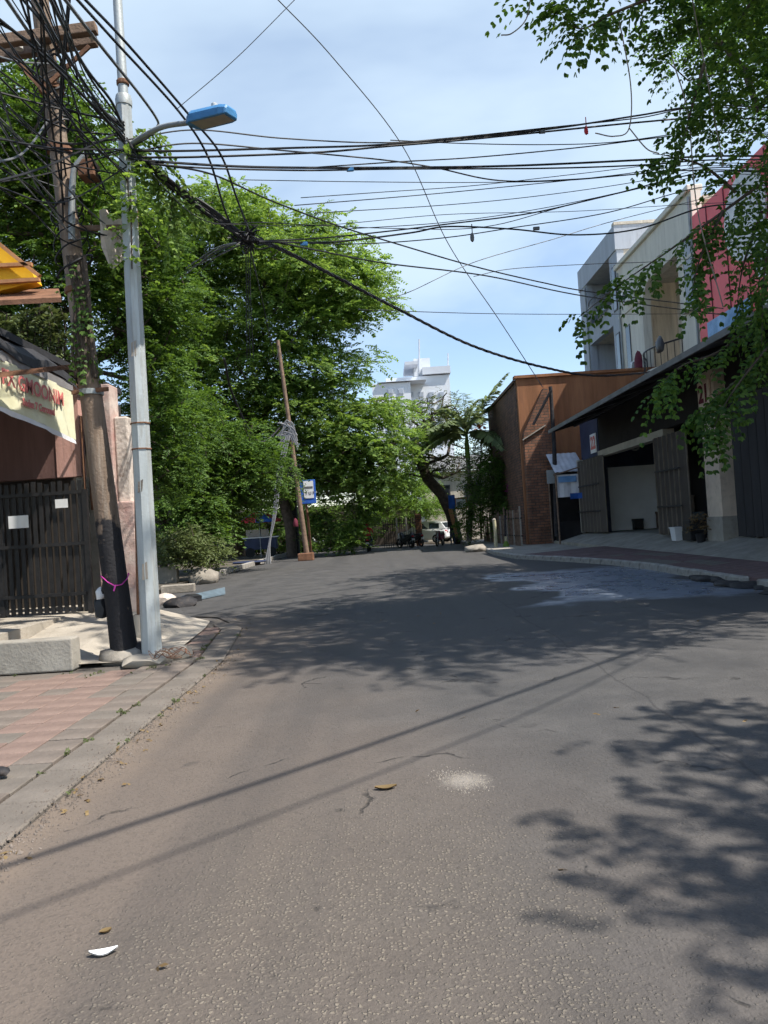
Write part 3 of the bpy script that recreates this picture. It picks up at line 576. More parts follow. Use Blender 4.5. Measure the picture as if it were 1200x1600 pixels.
# far trees
broad_tree('leaning_tree', 'sparse tree with a dark leaning trunk beside the parked white car', 'tree', tuple(G(716, 846, .14)),
    [G(716, 846, .1), P(703, 800, 47), P(690, 772, 47), P(668, 748, 47), P(655, 715, 47), P(645, 680, 47)], .34,
    [PE(660, 660, 47, 45, 50, 2.2), PE(700, 650, 47, 40, 40, 2.2), PE(650, 715, 47, 40, 35, 2), PE(705, 715, 47.5, 40, 40, 1.8)], 120, 9, .75, .5, .04, .15, 4, 'leaf_olive', mind=.6, seed=21)
broad_tree('garden_shrub', 'rounded dark green shrub in front of the brick house wall', 'shrub', tuple(P(772, 838, 42)),
    [P(772, 842, 42), P(770, 800, 42), P(768, 770, 42)], .09, [PE(765, 745, 42, 35, 45, 1.4), PE(790, 780, 41.5, 36, 38, 1.3), PE(745, 790, 42, 20, 30, 1.0), PE(830, 800, 40, 26, 26, 1.0), PE(735, 820, 43, 16, 26, 1.0), PE(800, 820, 41, 30, 22, 1.0)], 230, 17, .5, .36, .034, .12, 4, 'leaf_dark', mind=.35, seed=22)
broad_tree('bamboo_bush', 'pale green feathery bush behind the parked white car', 'bush', (1.8, 55, 0),
    [(1.8, 55, -.1), (1.8, 55, 1), (1.8, 55, 2)], .08, [PE(620, 790, 54, 38, 32, 1.6), PE(668, 785, 54, 34, 22, 1.6), PE(590, 760, 54, 36, 40, 1.8), PE(640, 750, 55, 40, 30, 1.8)], 150, 16, .6, .5, .026, .20, 5, 'leaf_lime', mind=.45, droop=.6, seed=23)
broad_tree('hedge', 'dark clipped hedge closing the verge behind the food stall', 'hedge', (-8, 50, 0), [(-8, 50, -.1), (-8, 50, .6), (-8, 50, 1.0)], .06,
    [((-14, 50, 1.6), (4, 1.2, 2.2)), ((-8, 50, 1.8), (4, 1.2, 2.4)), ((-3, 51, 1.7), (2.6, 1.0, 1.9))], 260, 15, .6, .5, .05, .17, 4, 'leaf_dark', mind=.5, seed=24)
broad_tree('verge_plant', 'low leafy plant growing behind the rubble on the left verge', 'plant', tuple(G(300, 905)), [G(300, 905), G(300, 905) + Vector((0, 0, .4))], .03, [PE(285, 850, 24.5, 38, 32, .8), PE(330, 862, 26, 22, 20, .7)], 60, 14, .4, .32, .03, .12, 4, 'leaf_olive', mind=.25, seed=25)
broad_tree('verge_shrub', 'wide green shrub with strap leaves right of the far leaning poles', 'shrub', tuple(G(530, 866)), [G(530, 866), G(530, 866) + Vector((0, 0, .5))], .04, [PE(535, 835, 41, 32, 24, 1.0), PE(565, 800, 43, 20, 30, 1.0), PE(500, 820, 42, 22, 28, .9)], 80, 14, .5, .45, .035, .16, 4, 'leaf_dark', mind=.35, seed=26)

# palm
pb = P(733, 846, 43.4); t = thing('palm_tree', 'feathery palm with a pale trunk behind the leaning tree', 'palm', tuple(pb))
pc = P(729, 678, 43.4); m = MB(); m.tube(catmull([pb, P(735, 780, 43.4), P(731, 715, 43.4)], 6), [.17, .16, .16, .15, .15, .145, .145, .14, .14, .135, .13, .13, .13], 9); m.build('trunk', MT['bark_pale'], t, smooth=True)
MB().tube([P(731, 716, 43.4), P(729.5, 695, 43.4), pc], [.15, .13, .07], 9).build('crownshaft', MT['leaf_lime'], t, smooth=True)
for k in range(26):
    a = k * 2.399; el = random.uniform(.15, 1.3); ln = random.uniform(3.3, 4.4); rach = []
    if k == 0: a, el, ln = .15, 1.05, 5.2
    for j in range(12):
        u = j / 11; dr = 1.5 * u * u * (1.35 - .35 * el)
        rach.append(pc + Vector((math.cos(a) * math.cos(el) * ln * u, math.sin(a) * math.cos(el) * ln * u, math.sin(el) * ln * u - dr * (1.1 if k else .8))))
    m = MB().tube(rach, [.035 * (1 - .8 * i / 11) for i in range(12)], 5)
    for j in range(2, 12):
        for s_ in np.linspace(0, .99, 4):
            if j == 11 and s_ > 0: break
            p = rach[j].lerp(rach[min(j + 1, 11)], s_); tan = (rach[j] - rach[j - 1]).normalized(); sd = tan.cross(Vector((0, 0, 1))).normalized(); ll = .75 * math.sin(math.pi * min(.97, .12 + j / 12.5)) + .12
            for sg in (-1, 1):
                dv_ = (tan * .55 + sd * sg * .75 + Vector((0, 0, -.45 + random.gauss(0, .15)))).normalized(); wd = dv_.cross(Vector((0, 0, 1))).normalized() * .10
                m.add([p, p + dv_ * ll * .5 + wd, p + dv_ * ll, p + dv_ * ll * .5 - wd], [(0, 1, 2, 3)])
    m.build('frond', MT['leaf_palm'], t)
# bougainvillea and orange blossoms
bt_ = thing('bougainvillea', 'climbing plant with magenta flowers against the brick wall', 'plant', tuple(P(805, 838, 41)))
c, a, b_ = twig([(806, 838, 41), (803, 790, 41), (800, 765, 41), (806, 745, 41)], 40); MB().tube(c, .03, 6).build('stem', MT['bark'], bt_)
leaf_cloud('foliage', np.array(a), np.array(b_), .35, .035, .12, 4, MT['leaf_dark'], bt_)
pos, d = sprays(np.array([list(P(800, 760, 40.7))]), 26, .30, .8); leaf_cloud('bracts', pos, d, .12, .05, .10, 2, MT['magenta'], bt_)
ft = thing('flame_tree', 'slender tree with a cluster of orange flowers beside the palm', 'tree', tuple(P(752, 842, 46)))
c = catmull([P(752, 842, 46), P(750, 760, 46), P(752, 690, 46), P(750, 664, 46)], 6); MB().tube(c, [.07 * (1 - .7 * i / len(c)) for i in range(len(c))], 6).build('trunk', MT['bark'], ft)
cl = clumps_in([PE(752, 690, 46, 20, 22, .9), PE(770, 715, 46, 22, 20, .9)], 26, rng, .3); pos, d = sprays(cl, 14, .5); leaf_cloud('crown', pos, d, .4, .035, .14, 4, MT['leaf_olive'], ft)
pos, d = sprays(np.array([list(P(750, 661, 45.4)), list(P(745, 668, 45.4)), list(P(754, 667, 45.4))]), 14, .24, .8); leaf_cloud('flowers', pos, d, .14, .05, .12, 2, MT['orange'], ft)

# ------------------------------------------------------------------ left: house with awning, gate, wall
wz = .40
h = thing('pink_house', 'pink plastered house behind the black gate with a shaded porch', 'house', (-6.5, 15, .4))
MB().box((-9.5, 14.0, .4), (-4.75, 14.2, 4.0)).build('back_wall', MT['shutter'], h)  # dark colour stands in for the shade behind the gate bars
MB().box((-9.5, 12.62, 2.62), (-5.32, 12.80, 4.1)).build('upper_wall_shaded', MT['shaded_pink'], h)  # same pink wall, darkened in colour for the porch shade
MB().box((-5.318, 12.60, 2.62), (-4.92, 12.80, 4.1)).build('upper_wall_lit', MT['pink'], h)  # sunlit strip of the same wall, painted in the lighter pink
MB().box((-5.02, 12.62, .4), (-4.66, 12.80, 2.6)).build('side_wall', MT['concrete'], h)
MB().box((-9.5, 6.0, 4.22), (-4.72, 14.2, 4.32)).build('porch_roof', MT['awning_black'], h)  # near part extended out of view to keep sky light off the porch
MB().box((-9.5, 9.9, .42), (-9.3, 12.6, 4.0)).build('porch_sky_blocker', MT['shaded_pink'], h)  # unseen wall added to shut ambient light out of the porch
for k, xx in enumerate((-4.86, -4.76)):
    pz = MB().tube([(xx, 12.56, 2.0 + k * .05), (xx, 12.56, 3.6)], .022, 8); pz.build('drain_pipe', MT['rust'], h, smooth=True)
# boundary pillars
pl = thing('pink_pillar', 'peeling pink gate pillar behind the leaning pole', 'pillar', (-4.5, 12.6, .3))
MB().box((-4.66, 12.45, .3), (-4.33, 12.85, 4.08)).build('shaft', MT['pink_old'], pl, bevel=.02)
MB().box((-4.33, 12.55, .3), (-4.10, 12.95, 3.55)).build('pier', MT['white_old'], pl, bevel=.03)
MB().box((-4.40, 12.40, .0), (-4.02, 12.86, 2.15)).build('base', MT['pink_old'], pl, bevel=.03)
# gate
gt = thing('iron_gate', 'black barred iron gate of the pink house', 'gate', (-5.4, 12.3, wz))
X0, X1 = -6.12, -4.84; nb = 13
for i in range(nb):
    x = X0 + (X1 - X0) * i / (nb - 1); MB().bar((x, 12.3, wz + .03), (x, 12.3, 2.52 + random.uniform(-.03, .03)), .064, .03, (0, 1, 0)).build('bar', MT['black_paint'], gt)
for z in (.72, 1.52, 2.34): MB().bar((X0 - .03, 12.262, z), (X1 + .03, 12.262, z), .04, .055).build('rail', MT['black_paint'], gt)
for x in (X0 - .06, X1 + .07): MB().bar((x, 12.3, wz), (x, 12.3, 2.38), .08, .06, (0, 1, 0)).build('stile', MT['black_paint'], gt)
MB().box((-5.98, 12.225, 1.82), (-5.66, 12.232, 2.02)).build('plate', MT['white_paint'], gt)
MB().box((-5.22, 12.225, 2.10), (-5.02, 12.232, 2.24)).build('plate', MT['white_paint'], gt)
gp = thing('steel_gate', 'black sheet steel panel left of the barred gate', 'gate', (-6.9, 12.3, wz))
for i in range(5): MB().box((-6.24 - .3 * (i + 1), 12.28, wz + .02), (-6.25 - .3 * i, 12.32, 2.4)).build('panel', MT['black_paint'], gp, bevel=.008)
# awning with printed banner along the street
XB = -4.55; aw = thing('awning', 'black porch awning carrying the yellow banner over the gate', 'awning', (XB, 10, 3))
m = MB(); n = 10
for j in range(n):
    y0, y1 = 7.0 + 4.5 * j / n, 7.0 + 4.5 * (j + 1) / n; z0 = 4.02 + .05 * math.sin(j * 1.7); z1 = 4.02 + .05 * math.sin((j + 1) * 1.7)
    m.add([(XB + .05, y0, z0), (XB + .05, y1, z1), (XB - .5, y1, z1 + .46), (XB - .5, y0, z0 + .46), (XB + .07, y0, z0 - .13), (XB + .07, y1, z1 - .13)], [(0, 1, 2, 3), (0, 4, 5, 1)])
m.build('canopy', MT['awning_black'], aw)
MB().tube([(XB - .02, 7.0, 3.93), (XB - .02, 11.42, 3.93)], .025, 8).build('front_rail', MT['rust'], aw)
MB().tube([(XB - .02, 11.42, 3.93), (XB - .02, 11.42, 3.93), (XB + .04, 11.9, 3.9), (-4.5, 12.46, 3.88)], .025, 8).build('rail_end', MT['rust'], aw)
MB().bar(P(-20, 588, 8.6), P(118, 572, 10.4), .05, .06).build('strut', MT['rust'], aw)
bn = thing('banner', 'yellow banner with red lettering hung from the porch awning', 'banner', (XB + .04, 10, 3.5))
YB0, YB1 = 7.0, 11.35
def zb(y): u = (y - 7.6) / (YB1 - 7.6); return 3.30 - .12 * u * u * 1.6 + .0
def sheet_rows(z_top, z_bot, dx, name, mat, n=30):
    m = MB(); vv = []
    for j in range(n + 1):
        yy = YB0 + (YB1 - YB0) * j / n; wv = .012 * math.sin(yy * 5.1) + .008 * math.sin(yy * 11 + 1)
        for q in range(5):
            zz = z_top(yy) + (z_bot(yy) - z_top(yy)) * q / 4; vv.append((XB + .05 + dx + wv * (.3 + q / 4), yy, zz))
    m.add(vv, [(j * 5 + q, j * 5 + q + 1, (j + 1) * 5 + q + 1, (j + 1) * 5 + q) for j in range(n) for q in range(4)]); return m.build(name, mat, bn, smooth=True)
sheet_rows(lambda y: 3.80, lambda y: zb(y) - .06, 0, 'yellow_sheet', MT['banner_y'])
sheet_rows(lambda y: 3.90, lambda y: 3.775, .006, 'grey_band', MT['banner_g'])
sheet_rows(lambda y: zb(y) - .055, lambda y: zb(y) - .12, .004, 'hem', MT['banner_w'])
def side_text(s, yc, zc, hgt, mat, parent, x, stretch=1.0, name='lettering', bold=.006):
    me = text_mesh(s, hgt, name, bold=bold); o = put(name, me, mat, parent); o.matrix_local = Matrix.Translation(Vector((x, yc, zc)) - WL[parent.name]) @ Matrix(((0, 0, 1, 0), (1, 0, 0, 0), (0, 1, 0, 0), (0, 0, 0, 1))) @ Matrix.Diagonal((stretch, 1, 1, 1)); return o
# letters as read from the photograph; reading direction runs away from the camera
side_text('RA & PX GMOONIM', 9.72, 3.57, .27, MT['red_ink'], bn, XB + .085, 1.02)
side_text('Sedan 7 Corousel', 10.15, 3.345, .13, MT['red_ink'], bn, XB + .085, 1.0)
side_text('AMARIAM', 8.75, 3.835, .115, MT['banner_w'], bn, XB + .085, 1.5)
# yellow upper storey and its roof, fence spikes
yh = thing('yellow_gable', 'yellow gabled attic with brown beams above the porch roof', 'house', (-9, 17, 4))
D = 16.0
def PP(px, py): return P(px, py, D)
m = MB(); m.prism([PP(-60, 470), PP(56, 440), PP(50, 425), PP(0, 380), PP(-60, 330)], (0, .3, 0)); m.build('gable_wall', MT['yellow'], yh)
for a, b_ in (((-60, 418), (50, 413)), ((-60, 445), (62, 437)), ((-40, 350), (62, 432))):
    p, q = P(a[0], a[1], D - .12), P(b_[0], b_[1], D - .12); MB().bar(p, q, .10, .075).build('beam', MT['orange_wood'], yh)
MB().prism([P(-60, 480, 15.5), P(96, 472, 15.5), P(92, 458, 16.6), P(-60, 462, 16.6)], (0, 0, .1)).build('eave', MT['rust'], yh)
MB().box((-10.5, 15.6, 3.9), (-7.2, 19, 5.6)).build('wall', MT['dark'], yh)
sp = thing('spiked_fence', 'row of pale iron spikes on top of the pink house wall', 'fence', (-5.2, 13.2, 4.1))
for i in range(8):
    x = -6.0 + i * .13; MB().tube([(x, 13.2, 4.05), (x, 13.2, 4.75), (x + .02, 13.15, 4.95)], [.012, .012, .003], 5).build('spike', MT['galv_dark'], sp)
MB().bar((-6.1, 13.2, 4.35), (-4.95, 13.2, 4.35), .02, .03).build('rail', MT['galv_dark'], sp)

# ------------------------------------------------------------------ poles on the left
pbase = G(196, 1030, .03); DP = pbase.y
ep = thing('electric_pole', 'leaning electric pole with a black base and wooden cross-arms at the left', 'pole', tuple(pbase))
def on_pole(y): # axis of the pole in the picture
    x = 196 + (y - 1030) * (196 - 62) / (1030 - 0) * (1 if y > 700 else 1); return P(x, y, DP)
MB().tube([on_pole(1034), on_pole(960), on_pole(880), on_pole(812)], [.17, .155, .15, .147], 16).build('black_foot', MT['pole_paint'], ep, smooth=True)
MB().tube([on_pole(813), on_pole(700), on_pole(600), on_pole(500), on_pole(350), on_pole(200), on_pole(60), on_pole(-90)], [.1465, .139, .133, .128, .122, .115, .11, .105], 16).build('shaft', MT['pole_paint'], ep, smooth=True)
for yb, mat in ((614, 'galv_dark'), (455, 'rust'), (235, 'rust'), (140, 'rust')):
    c0 = on_pole(yb); MB().lathe([(.15, -.035), (.155, -.03), (.155, .03), (.15, .035)], c0, 16).build('clamp', MT[mat], ep); 
MB().bar(on_pole(614) + Vector((-.2, -.1, 0)), on_pole(612) + Vector((.26, -.1, 0)), .03, .05).build('clamp_bolt', MT['rust'], ep)
MB().bar(P(-30, 69, DP - .17), P(151, 44, DP - .17), .11, .13).build('cross_arm', MT['wood'], ep, bevel=.01)
MB().bar(P(-30, 92, DP + .17), P(151, 64, DP + .17), .11, .12).build('cross_arm', MT['wood'], ep, bevel=.01)
for px, py in ((99, 60), (145, 55), (30, 72)):
    MB().lathe([(.02, -.05), (.05, -.04), (.05, 0), (.032, .012), (.05, .03), (.05, .065), (.02, .08)], P(px, py, DP), 12).build('insulator', MT['porcelain'], ep, smooth=True)
MB().bar(P(20, 88, DP - .2), on_pole(160) + Vector((0, -.2, 0)), .03, .05).build('brace', MT['rust'], ep)
MB().bar(P(140, 72, DP - .2), on_pole(150) + Vector((0, -.2, 0)), .03, .05).build('brace', MT['rust'], ep)
MB().tube([P(112, 375, DP - .12), P(112, 300, DP - .12), P(116, 262, DP - .12), P(135, 240, DP - .1)], .04, 10).build('conduit', MT['galv_dark'], ep, smooth=True)
MB().box(tuple(P(128, 282, DP) - Vector((0, .14, 0))), tuple(P(152, 255, DP) + Vector((0, .1, 0)))).build('junction_box', MT['rust'], ep, bevel=.01)
# cable coils wrapped round the pole
for k in range(16):
    yy = 70 + k * 14 + random.uniform(-8, 8) if k < 11 else 330 + (k - 11) * 22; c0 = on_pole(yy); tl = random.uniform(-.5, .5); rr = random.uniform(.14, .22); pts = []
    for j in range(19):
        a = j / 18 * 2 * math.pi * random.choice((1, 1)); pts.append(c0 + Vector((math.cos(a) * rr, math.sin(a) * rr, math.cos(a + tl) * .14 * random.uniform(.8, 1.2))))
    MB().tube(pts, random.choice((.008, .011, .014)), 5).build('cable_coil', MT['cable'], ep, smooth=True)
ft_ = thing('pole_footing', 'rough broken concrete footing around the black pole base', 'footing', tuple(pbase))
def lump(c, r, n=1, seed=0, sq=.6):
    bm = bmesh.new(); bmesh.ops.create_icosphere(bm, subdivisions=2, radius=1); rr = random.Random(seed)
    off = [Vector((rr.uniform(-9, 9), rr.uniform(-9, 9), rr.uniform(-9, 9))) for _ in range(2)]
    from mathutils import noise as mn
    m = MB(); vv = []
    for v in bm.verts:
        k = 1 + .28 * mn.noise(v.co * 1.4 + off[0]) + .12 * mn.noise(v.co * 3.5 + off[1]); vv.append(Vector(c) + Vector((v.co.x * r[0] * k, v.co.y * r[1] * k, max(v.co.z, -.55) * r[2] * k)))
    m.add(vv, [tuple(v.index for v in f.verts) for f in bm.faces]); bm.free(); return m
lump(pbase + Vector((-.02, 0, .03)), (.30, .28, .16), seed=3).build('lump', MT['stone'], ft_, smooth=True)
lump(pbase + Vector((.2, .05, .03)), (.18, .2, .17), seed=4).build('lump', MT['pole_black'], ft_, smooth=True)

lb = G(238, 1031, .03); DL = lb.y
lp = thing('lamp_post', 'tall grey octagonal street lamp post with a blue lamp head', 'lamp post', tuple(lb))
def on_lamp(y): x = 238 + (y - 1031) * (238 - 198) / (1031 - 250); return P(x, y, DL)
MB().tube([on_lamp(1034), on_lamp(800), on_lamp(600), on_lamp(400), on_lamp(165)], [.128, .118, .110, .102, .092], 8).build('lower_shaft', MT['galv'], lp)
MB().tube([on_lamp(166), on_lamp(158), on_lamp(150), on_lamp(148)], [.10, .105, .09, .062], 12).build('collar', MT['galv'], lp, smooth=True)
MB().tube([on_lamp(152), P(186, 40, DL), P(180, -60, DL)], [.062, .058, .056], 12).build('upper_pipe', MT['galv'], lp, smooth=True)
MB().lathe([(.07, -.03), (.078, -.02), (.078, .02), (.07, .03)], on_lamp(130), 12).build('band', MT['rust'], lp)
for yy in (662, 702): MB().lathe([(.124, -.008), (.127, -.006), (.127, .006), (.124, .008)], on_lamp(yy), 8).build('band', MT['rust'], lp)
MB().tube(catmull([on_lamp(232), P(222, 214, DL - .1), P(255, 198, DL - .25), P(292, 192, DL - .4), P(306, 188, DL - .45)], 6), .032, 10).build('arm', MT['galv_dark'], lp, smooth=True)
a0, a1 = P(296, 190, DL - .42), P(362, 174, DL - .75)
ax = (a1 - a0).normalized(); sd = Vector((0, 0, 1)).cross(ax).normalized(); up = ax.cross(sd); rings = []
for u, wd, hh in ((0, .055, .07), (.06, .09, .10), (.16, .125, .11), (.85, .125, .10), (.97, .11, .085), (1.0, .095, .06)):
    c = a0.lerp(a1, u); rings.append([c + sd * wd * sx_ + up * (hh * sz_ - .02) for sx_, sz_ in ((-1, -.45), (1, -.45), (1, .35), (.72, .85), (-.72, .85), (-1, .35))])
hd = MB().loft(rings).build('lamp_head', MT['blue_lamp'], lp, bevel=.008)
c, d_ = a0.lerp(a1, .18), a0.lerp(a1, .95); m = MB(); m.prism([c - sd * .1 - up * .072, c + sd * .1 - up * .072, d_ + sd * .09 - up * .066, d_ - sd * .09 - up * .066], up * .012); m.build('lens', MT['lens'], hd)
MB().lathe([(.035, 0), (.04, .02), (.04, .05), (.02, .065)], a0.lerp(a1, .6) + up * .078, 12).build('photocell', MT['porcelain'], hd, smooth=True)
for k, (yy, hh, dx_) in enumerate(((905, .22, .0), (770, .16, .02), (560, .2, .01))):
    c = on_lamp(yy); r0_ = .1185 - .00004 * (900 - yy); m = MB(); a_ = math.pi * 1.5
    w_ = .036; m.prism([c + Vector((-w_, -r0_ - .001, 0)), c + Vector((w_ - dx_, -r0_ - .001, .01)), c + Vector((w_, -r0_ - .001, hh)), c + Vector((-w_ + .01, -r0_ - .001, hh - .03))], (0, .004, 0)); m.build('torn_sticker', MT['paver_grey' if k % 2 else 'lens'], lp)
lf = thing('lamp_footing', 'pale broken concrete footing under the grey lamp post', 'footing', tuple(lb))
lump(lb + Vector((-.02, -.1, .0)), (.36, .30, .10), seed=7).build('lump', MT['concrete_pale'], lf, smooth=True); lump(lb + Vector((.3, .1, .02)), (.18, .2, .13), seed=8).build('lump', MT['concrete_pale'], lf, smooth=True)
m = MB()
for k in range(7):
    c0 = lb + Vector((.22 + random.uniform(-.1, .2), -.18 + random.uniform(-.15, .1), .06)); rr = random.uniform(.10, .22)
    m.tube([c0 + Vector((math.cos(j * .42) * rr, math.sin(j * .42) * rr * .7, .05 + .05 * math.sin(j * .9 + k))) for j in range(14)], .004, 4)
tag(m.build('wire_scrap', MT['rust'], origin=tuple(lb)), 'tangle of rusty wire lying at the lamp post footing', 'wire')
pb2 = G(221, 1003, .03); pp = thing('steel_pipe_pole', 'slim brown steel pipe standing close behind the lamp post', 'pole', tuple(pb2))
DD = pb2.y + .02
MB().tube([P(222, 985, DD), P(216, 700, DD), P(208, 330, DD)], .072, 12).build('pipe', MT['rust'], pp, smooth=True)
MB().lathe([(.14, 0), (.145, .05), (.14, .34), (.11, .40)], pb2, 14).build('collar', MT['concrete'], pp, smooth=True)
bd = thing('weathered_boards', 'two weathered white boards fixed edge-on between the near poles', 'board', tuple(P(170, 370, DP + .1)))
MB().prism([P(155, 328, DP), P(163, 326, DP + .05), P(176, 352, DP + .12), P(180, 412, DP + .12), P(172, 418, DP), P(158, 385, DP)], (.02, .05, 0)).build('board', MT['white_old'], bd)
MB().prism([P(177, 345, DP + .2), P(190, 340, DP + .3), P(192, 400, DP + .3), P(180, 412, DP + .2)], (.02, .05, 0)).build('board', MT['white_old'], bd)
MB().bar(P(120, 357, DP), P(192, 355, DP + .1), .04, .06).build('bracket', MT['wood'], bd)
cv = thing('creeper', 'leafy creeper trailing over the cables beside the lamp post', 'creeper', tuple(on_lamp(300)))
m = MB(); a_, b__ = [], []
for pts, n in (([(198, 215, DL - .1), (225, 262, 9.8), (262, 300, 10), (318, 335, 10.2)], 70), ([(203, 330, DL - .1), (200, 270, DL - .1), (215, 225, 9.7), (245, 205, 9.6)], 60), ([(240, 250, 9.8), (262, 262, 9.9), (300, 300, 10.1)], 30), ([(206, 420, DL - .12), (205, 350, DL - .12), (204, 300, DL - .12)], 36), ([(270, 290, 10), (268, 330, 10), (262, 368, 10)], 22)):
    c, a, b_ = twig(pts, n); m.tube(c, .010, 5); a_ += a; b__ += b_
m.build('stem', MT['bark'], cv); leaf_cloud('foliage', np.array(a_), np.array(b__), .26, .022, .075, 5, MT['leaf_big'], cv, .5)
cv = thing('pole_creeper', 'dark dry creeper wrapped round the middle of the leaning pole', 'creeper', tuple(on_pole(500)))
m = MB(); a_, b__ = [], []
for k in range(9):
    o1 = random.uniform(-16, 16); c, a, b_ = twig([(118 + o1, 400, DP - .12), (128 + o1 * .8, 470, DP - .16), (130 + o1 + random.uniform(-12, 12), 540, DP - .14), (134 + o1 * 1.2, 590, DP - .1)], 5); m.tube(c, random.choice((.012, .02, .03)), 5); a_ += a; b__ += b_
m.build('stem', MT['bark'], cv); leaf_cloud('foliage', np.array(a_), np.array(b__), .2, .02, .07, 4, MT['leaf_dark'], cv, .5)
rf = thing('roof_plants', 'untidy potted shrubs growing along the roof edge above the awning', 'plant', tuple(P(40, 520, 12)))
m = MB(); a_, b__ = [], []
for k in range(12):
    x0 = -20 + k * 12; c, a, b_ = twig([(x0, 560, 12.6), (x0 + 3, 520, 12.6), (x0 + random.uniform(-15, 15), 485 + random.uniform(-12, 12), 12.5)], 16); m.tube(c, .012, 5); a_ += a; b__ += b_
m.build('stem', MT['bark'], rf); leaf_cloud('foliage', np.array(a_), np.array(b__), .28, .03, .10, 4, MT['leaf_olive'], rf, .5)
# bag on the pole, pink string
bg_ = thing('hanging_bag', 'black plastic bag hanging from the leaning pole', 'bag', tuple(P(158, 975, DP)))
m = lump(P(159, 952, DP + .1), (.10, .11, .20), seed=12); m.build('sack', MT['plastic'], bg_, smooth=True); lump(P(158, 930, DP + .08), (.07, .07, .10), seed=13).build('contents', MT['white_paint'], bg_, smooth=True)
MB().tube(catmull([P(160, 935, DP + .08), P(166, 905, DP), P(174, 893, DP - .1)], 6), [.035] * 6 + [.012] * 7, 6).build('handle', MT['plastic'], bg_, smooth=True)
pts = [on_pole(906) + Vector((math.cos(a * .5) * .17, math.sin(a * .5) * .17, .07 * math.sin(a * .5 * 2 + .6))) for a in range(14)]
m = MB().tube(pts, .007, 5); m.tube([on_pole(910) + Vector((.06, -.17, -.02)), on_pole(922) + Vector((.03, -.18, 0))], .010, 5)
tag(m.build('pink_string', MT['magenta'], origin=tuple(on_pole(906))), 'bright pink string tied round the black pole base', 'string')

# ------------------------------------------------------------------ cables
RP = Vector((7.6, 13.4, 0))
ORD = ['topmost', 'second', 'third', 'fourth', 'fifth', 'sixth', 'seventh', 'eighth', 'ninth', 'tenth', 'eleventh', 'twelfth', 'thirteenth', 'fourteenth', 'fifteenth', 'sixteenth', 'seventeenth', 'eighteenth', 'nineteenth', 'twentieth']
def cable(pts, r, label, group=None, mat='cable', k=10, n=6):
    c = catmull(pts, k); o = MB().tube(c, r, n).build('cable', MT[mat], smooth=True, origin=tuple(pts[0])); return tag(o, label, 'cable', group)
def dep(x): return 9.7 + (x - 300) / 800 * 3.2
SKY = [([(305, 203), (440, 216), (590, 223), (700, 216), (870, 198), (1000, 184), (1090, 168)], .010), ([(240, 236), (460, 231), (600, 226), (750, 213), (870, 200), (1000, 180), (1100, 165)], .014),
       ([(235, 246), (480, 239), (600, 229), (720, 219), (860, 205), (1000, 191), (1100, 184)], .014), ([(300, 224), (440, 235), (600, 250), (680, 262), (780, 282), (900, 280), (1080, 266)], .011),
       ([(240, 252), (400, 261), (600, 262), (800, 259), (1000, 250), (1110, 244)], .017), ([(245, 256), (450, 266), (620, 264), (850, 263), (1000, 258), (1110, 250)], .013),
       ([(470, 263), (620, 253), (740, 246), (900, 231), (1100, 208)], .010), ([(610, 219), (720, 224), (850, 226), (960, 222), (1100, 205)], .008),
       ([(380, 281), (560, 284), (750, 285), (900, 281), (1100, 262)], .006), ([(470, 309), (600, 300), (740, 290), (900, 272), (1100, 250)], .006),
       ([(460, 321), (620, 308), (760, 295), (950, 275), (1100, 256)], .007), ([(490, 333), (700, 320), (850, 305), (1000, 283), (1100, 260)], .006),
       ([(540, 358), (700, 347), (850, 325), (1000, 293), (1100, 264)], .006), ([(405, 377), (500, 372), (600, 362), (700, 350), (830, 333), (960, 303), (1100, 270)], .011),
       ([(405, 378), (520, 378), (640, 364), (700, 354), (800, 358), (900, 367), (1000, 357), (1110, 322)], .013), ([(420, 378), (560, 381), (690, 372), (800, 356), (950, 332), (1100, 292)], .008),
       ([(310, 340), (420, 348), (620, 357), (760, 354), (900, 318), (1100, 275)], .006), ([(330, 350), (500, 352), (700, 335), (900, 330), (1100, 318)], .005)]
for i, (pp_, r) in enumerate(SKY):
    pts = [P(x, y, dep(x)) for x, y in pp_]; last = pts[-1]; pts.append(Vector((RP.x - .1, RP.y, last.z + .12)))
    if pp_[0][0] < 320: pts.insert(0, on_lamp(225 + (i * 7) % 34) + Vector((.05, -.1, 0)))
    cable(pts, r, f'{ORD[i]} of the black cables spanning the sky above the road, counted downwards', 'cables spanning the road')
cable([P(x, y, 10.5 + (x - 300) / 800 * 6) for x, y in ((590, 470), (640, 456), (740, 410), (860, 375), (960, 345), (1120, 305))], .007, 'thin cable rising diagonally to the right below the sky bundle', mat='cable_grey')
cable([P(x, y, 16 + (x - 600) / 600 * 8) for x, y in ((560, 484), (760, 490), (920, 491), (1130, 490))], .008, 'thin level cable in front of the white shophouse')
cable([P(x, y, 10 + (x - 300) / 800 * 8) for x, y in ((235, 255), (330, 272), (420, 312), (520, 350), (610, 378), (740, 416), (850, 442), (930, 457), (1130, 482))], .013, 'upper of two slanting black cables falling towards the white shophouse')
cable([P(x, y, 10 + (x - 300) / 800 * 8) for x, y in ((430, 378), (500, 392), (600, 411), (760, 431), (915, 463), (1130, 492))], .013, 'lower of two slanting black cables falling towards the white shophouse')
cable([P(x, y, 14 + (x - 600) / 800 * 8) for x, y in ((740, 432), (800, 420), (915, 413), (1020, 409), (1130, 400))], .007, 'thin short cable at the roof corner of the grey shophouse')
tw = thing('twisted_cable', 'thick twisted black cable sagging from the wire knot to the garage roof', 'cable', tuple(P(420, 382, 10.3)))
cc = catmull([P(x, y, 10.3 + (x - 400) / 600 * 12) for x, y in ((395, 372), (440, 390), (520, 430), (620, 482), (740, 541), (850, 574), (940, 587), (1060, 577))], 26)
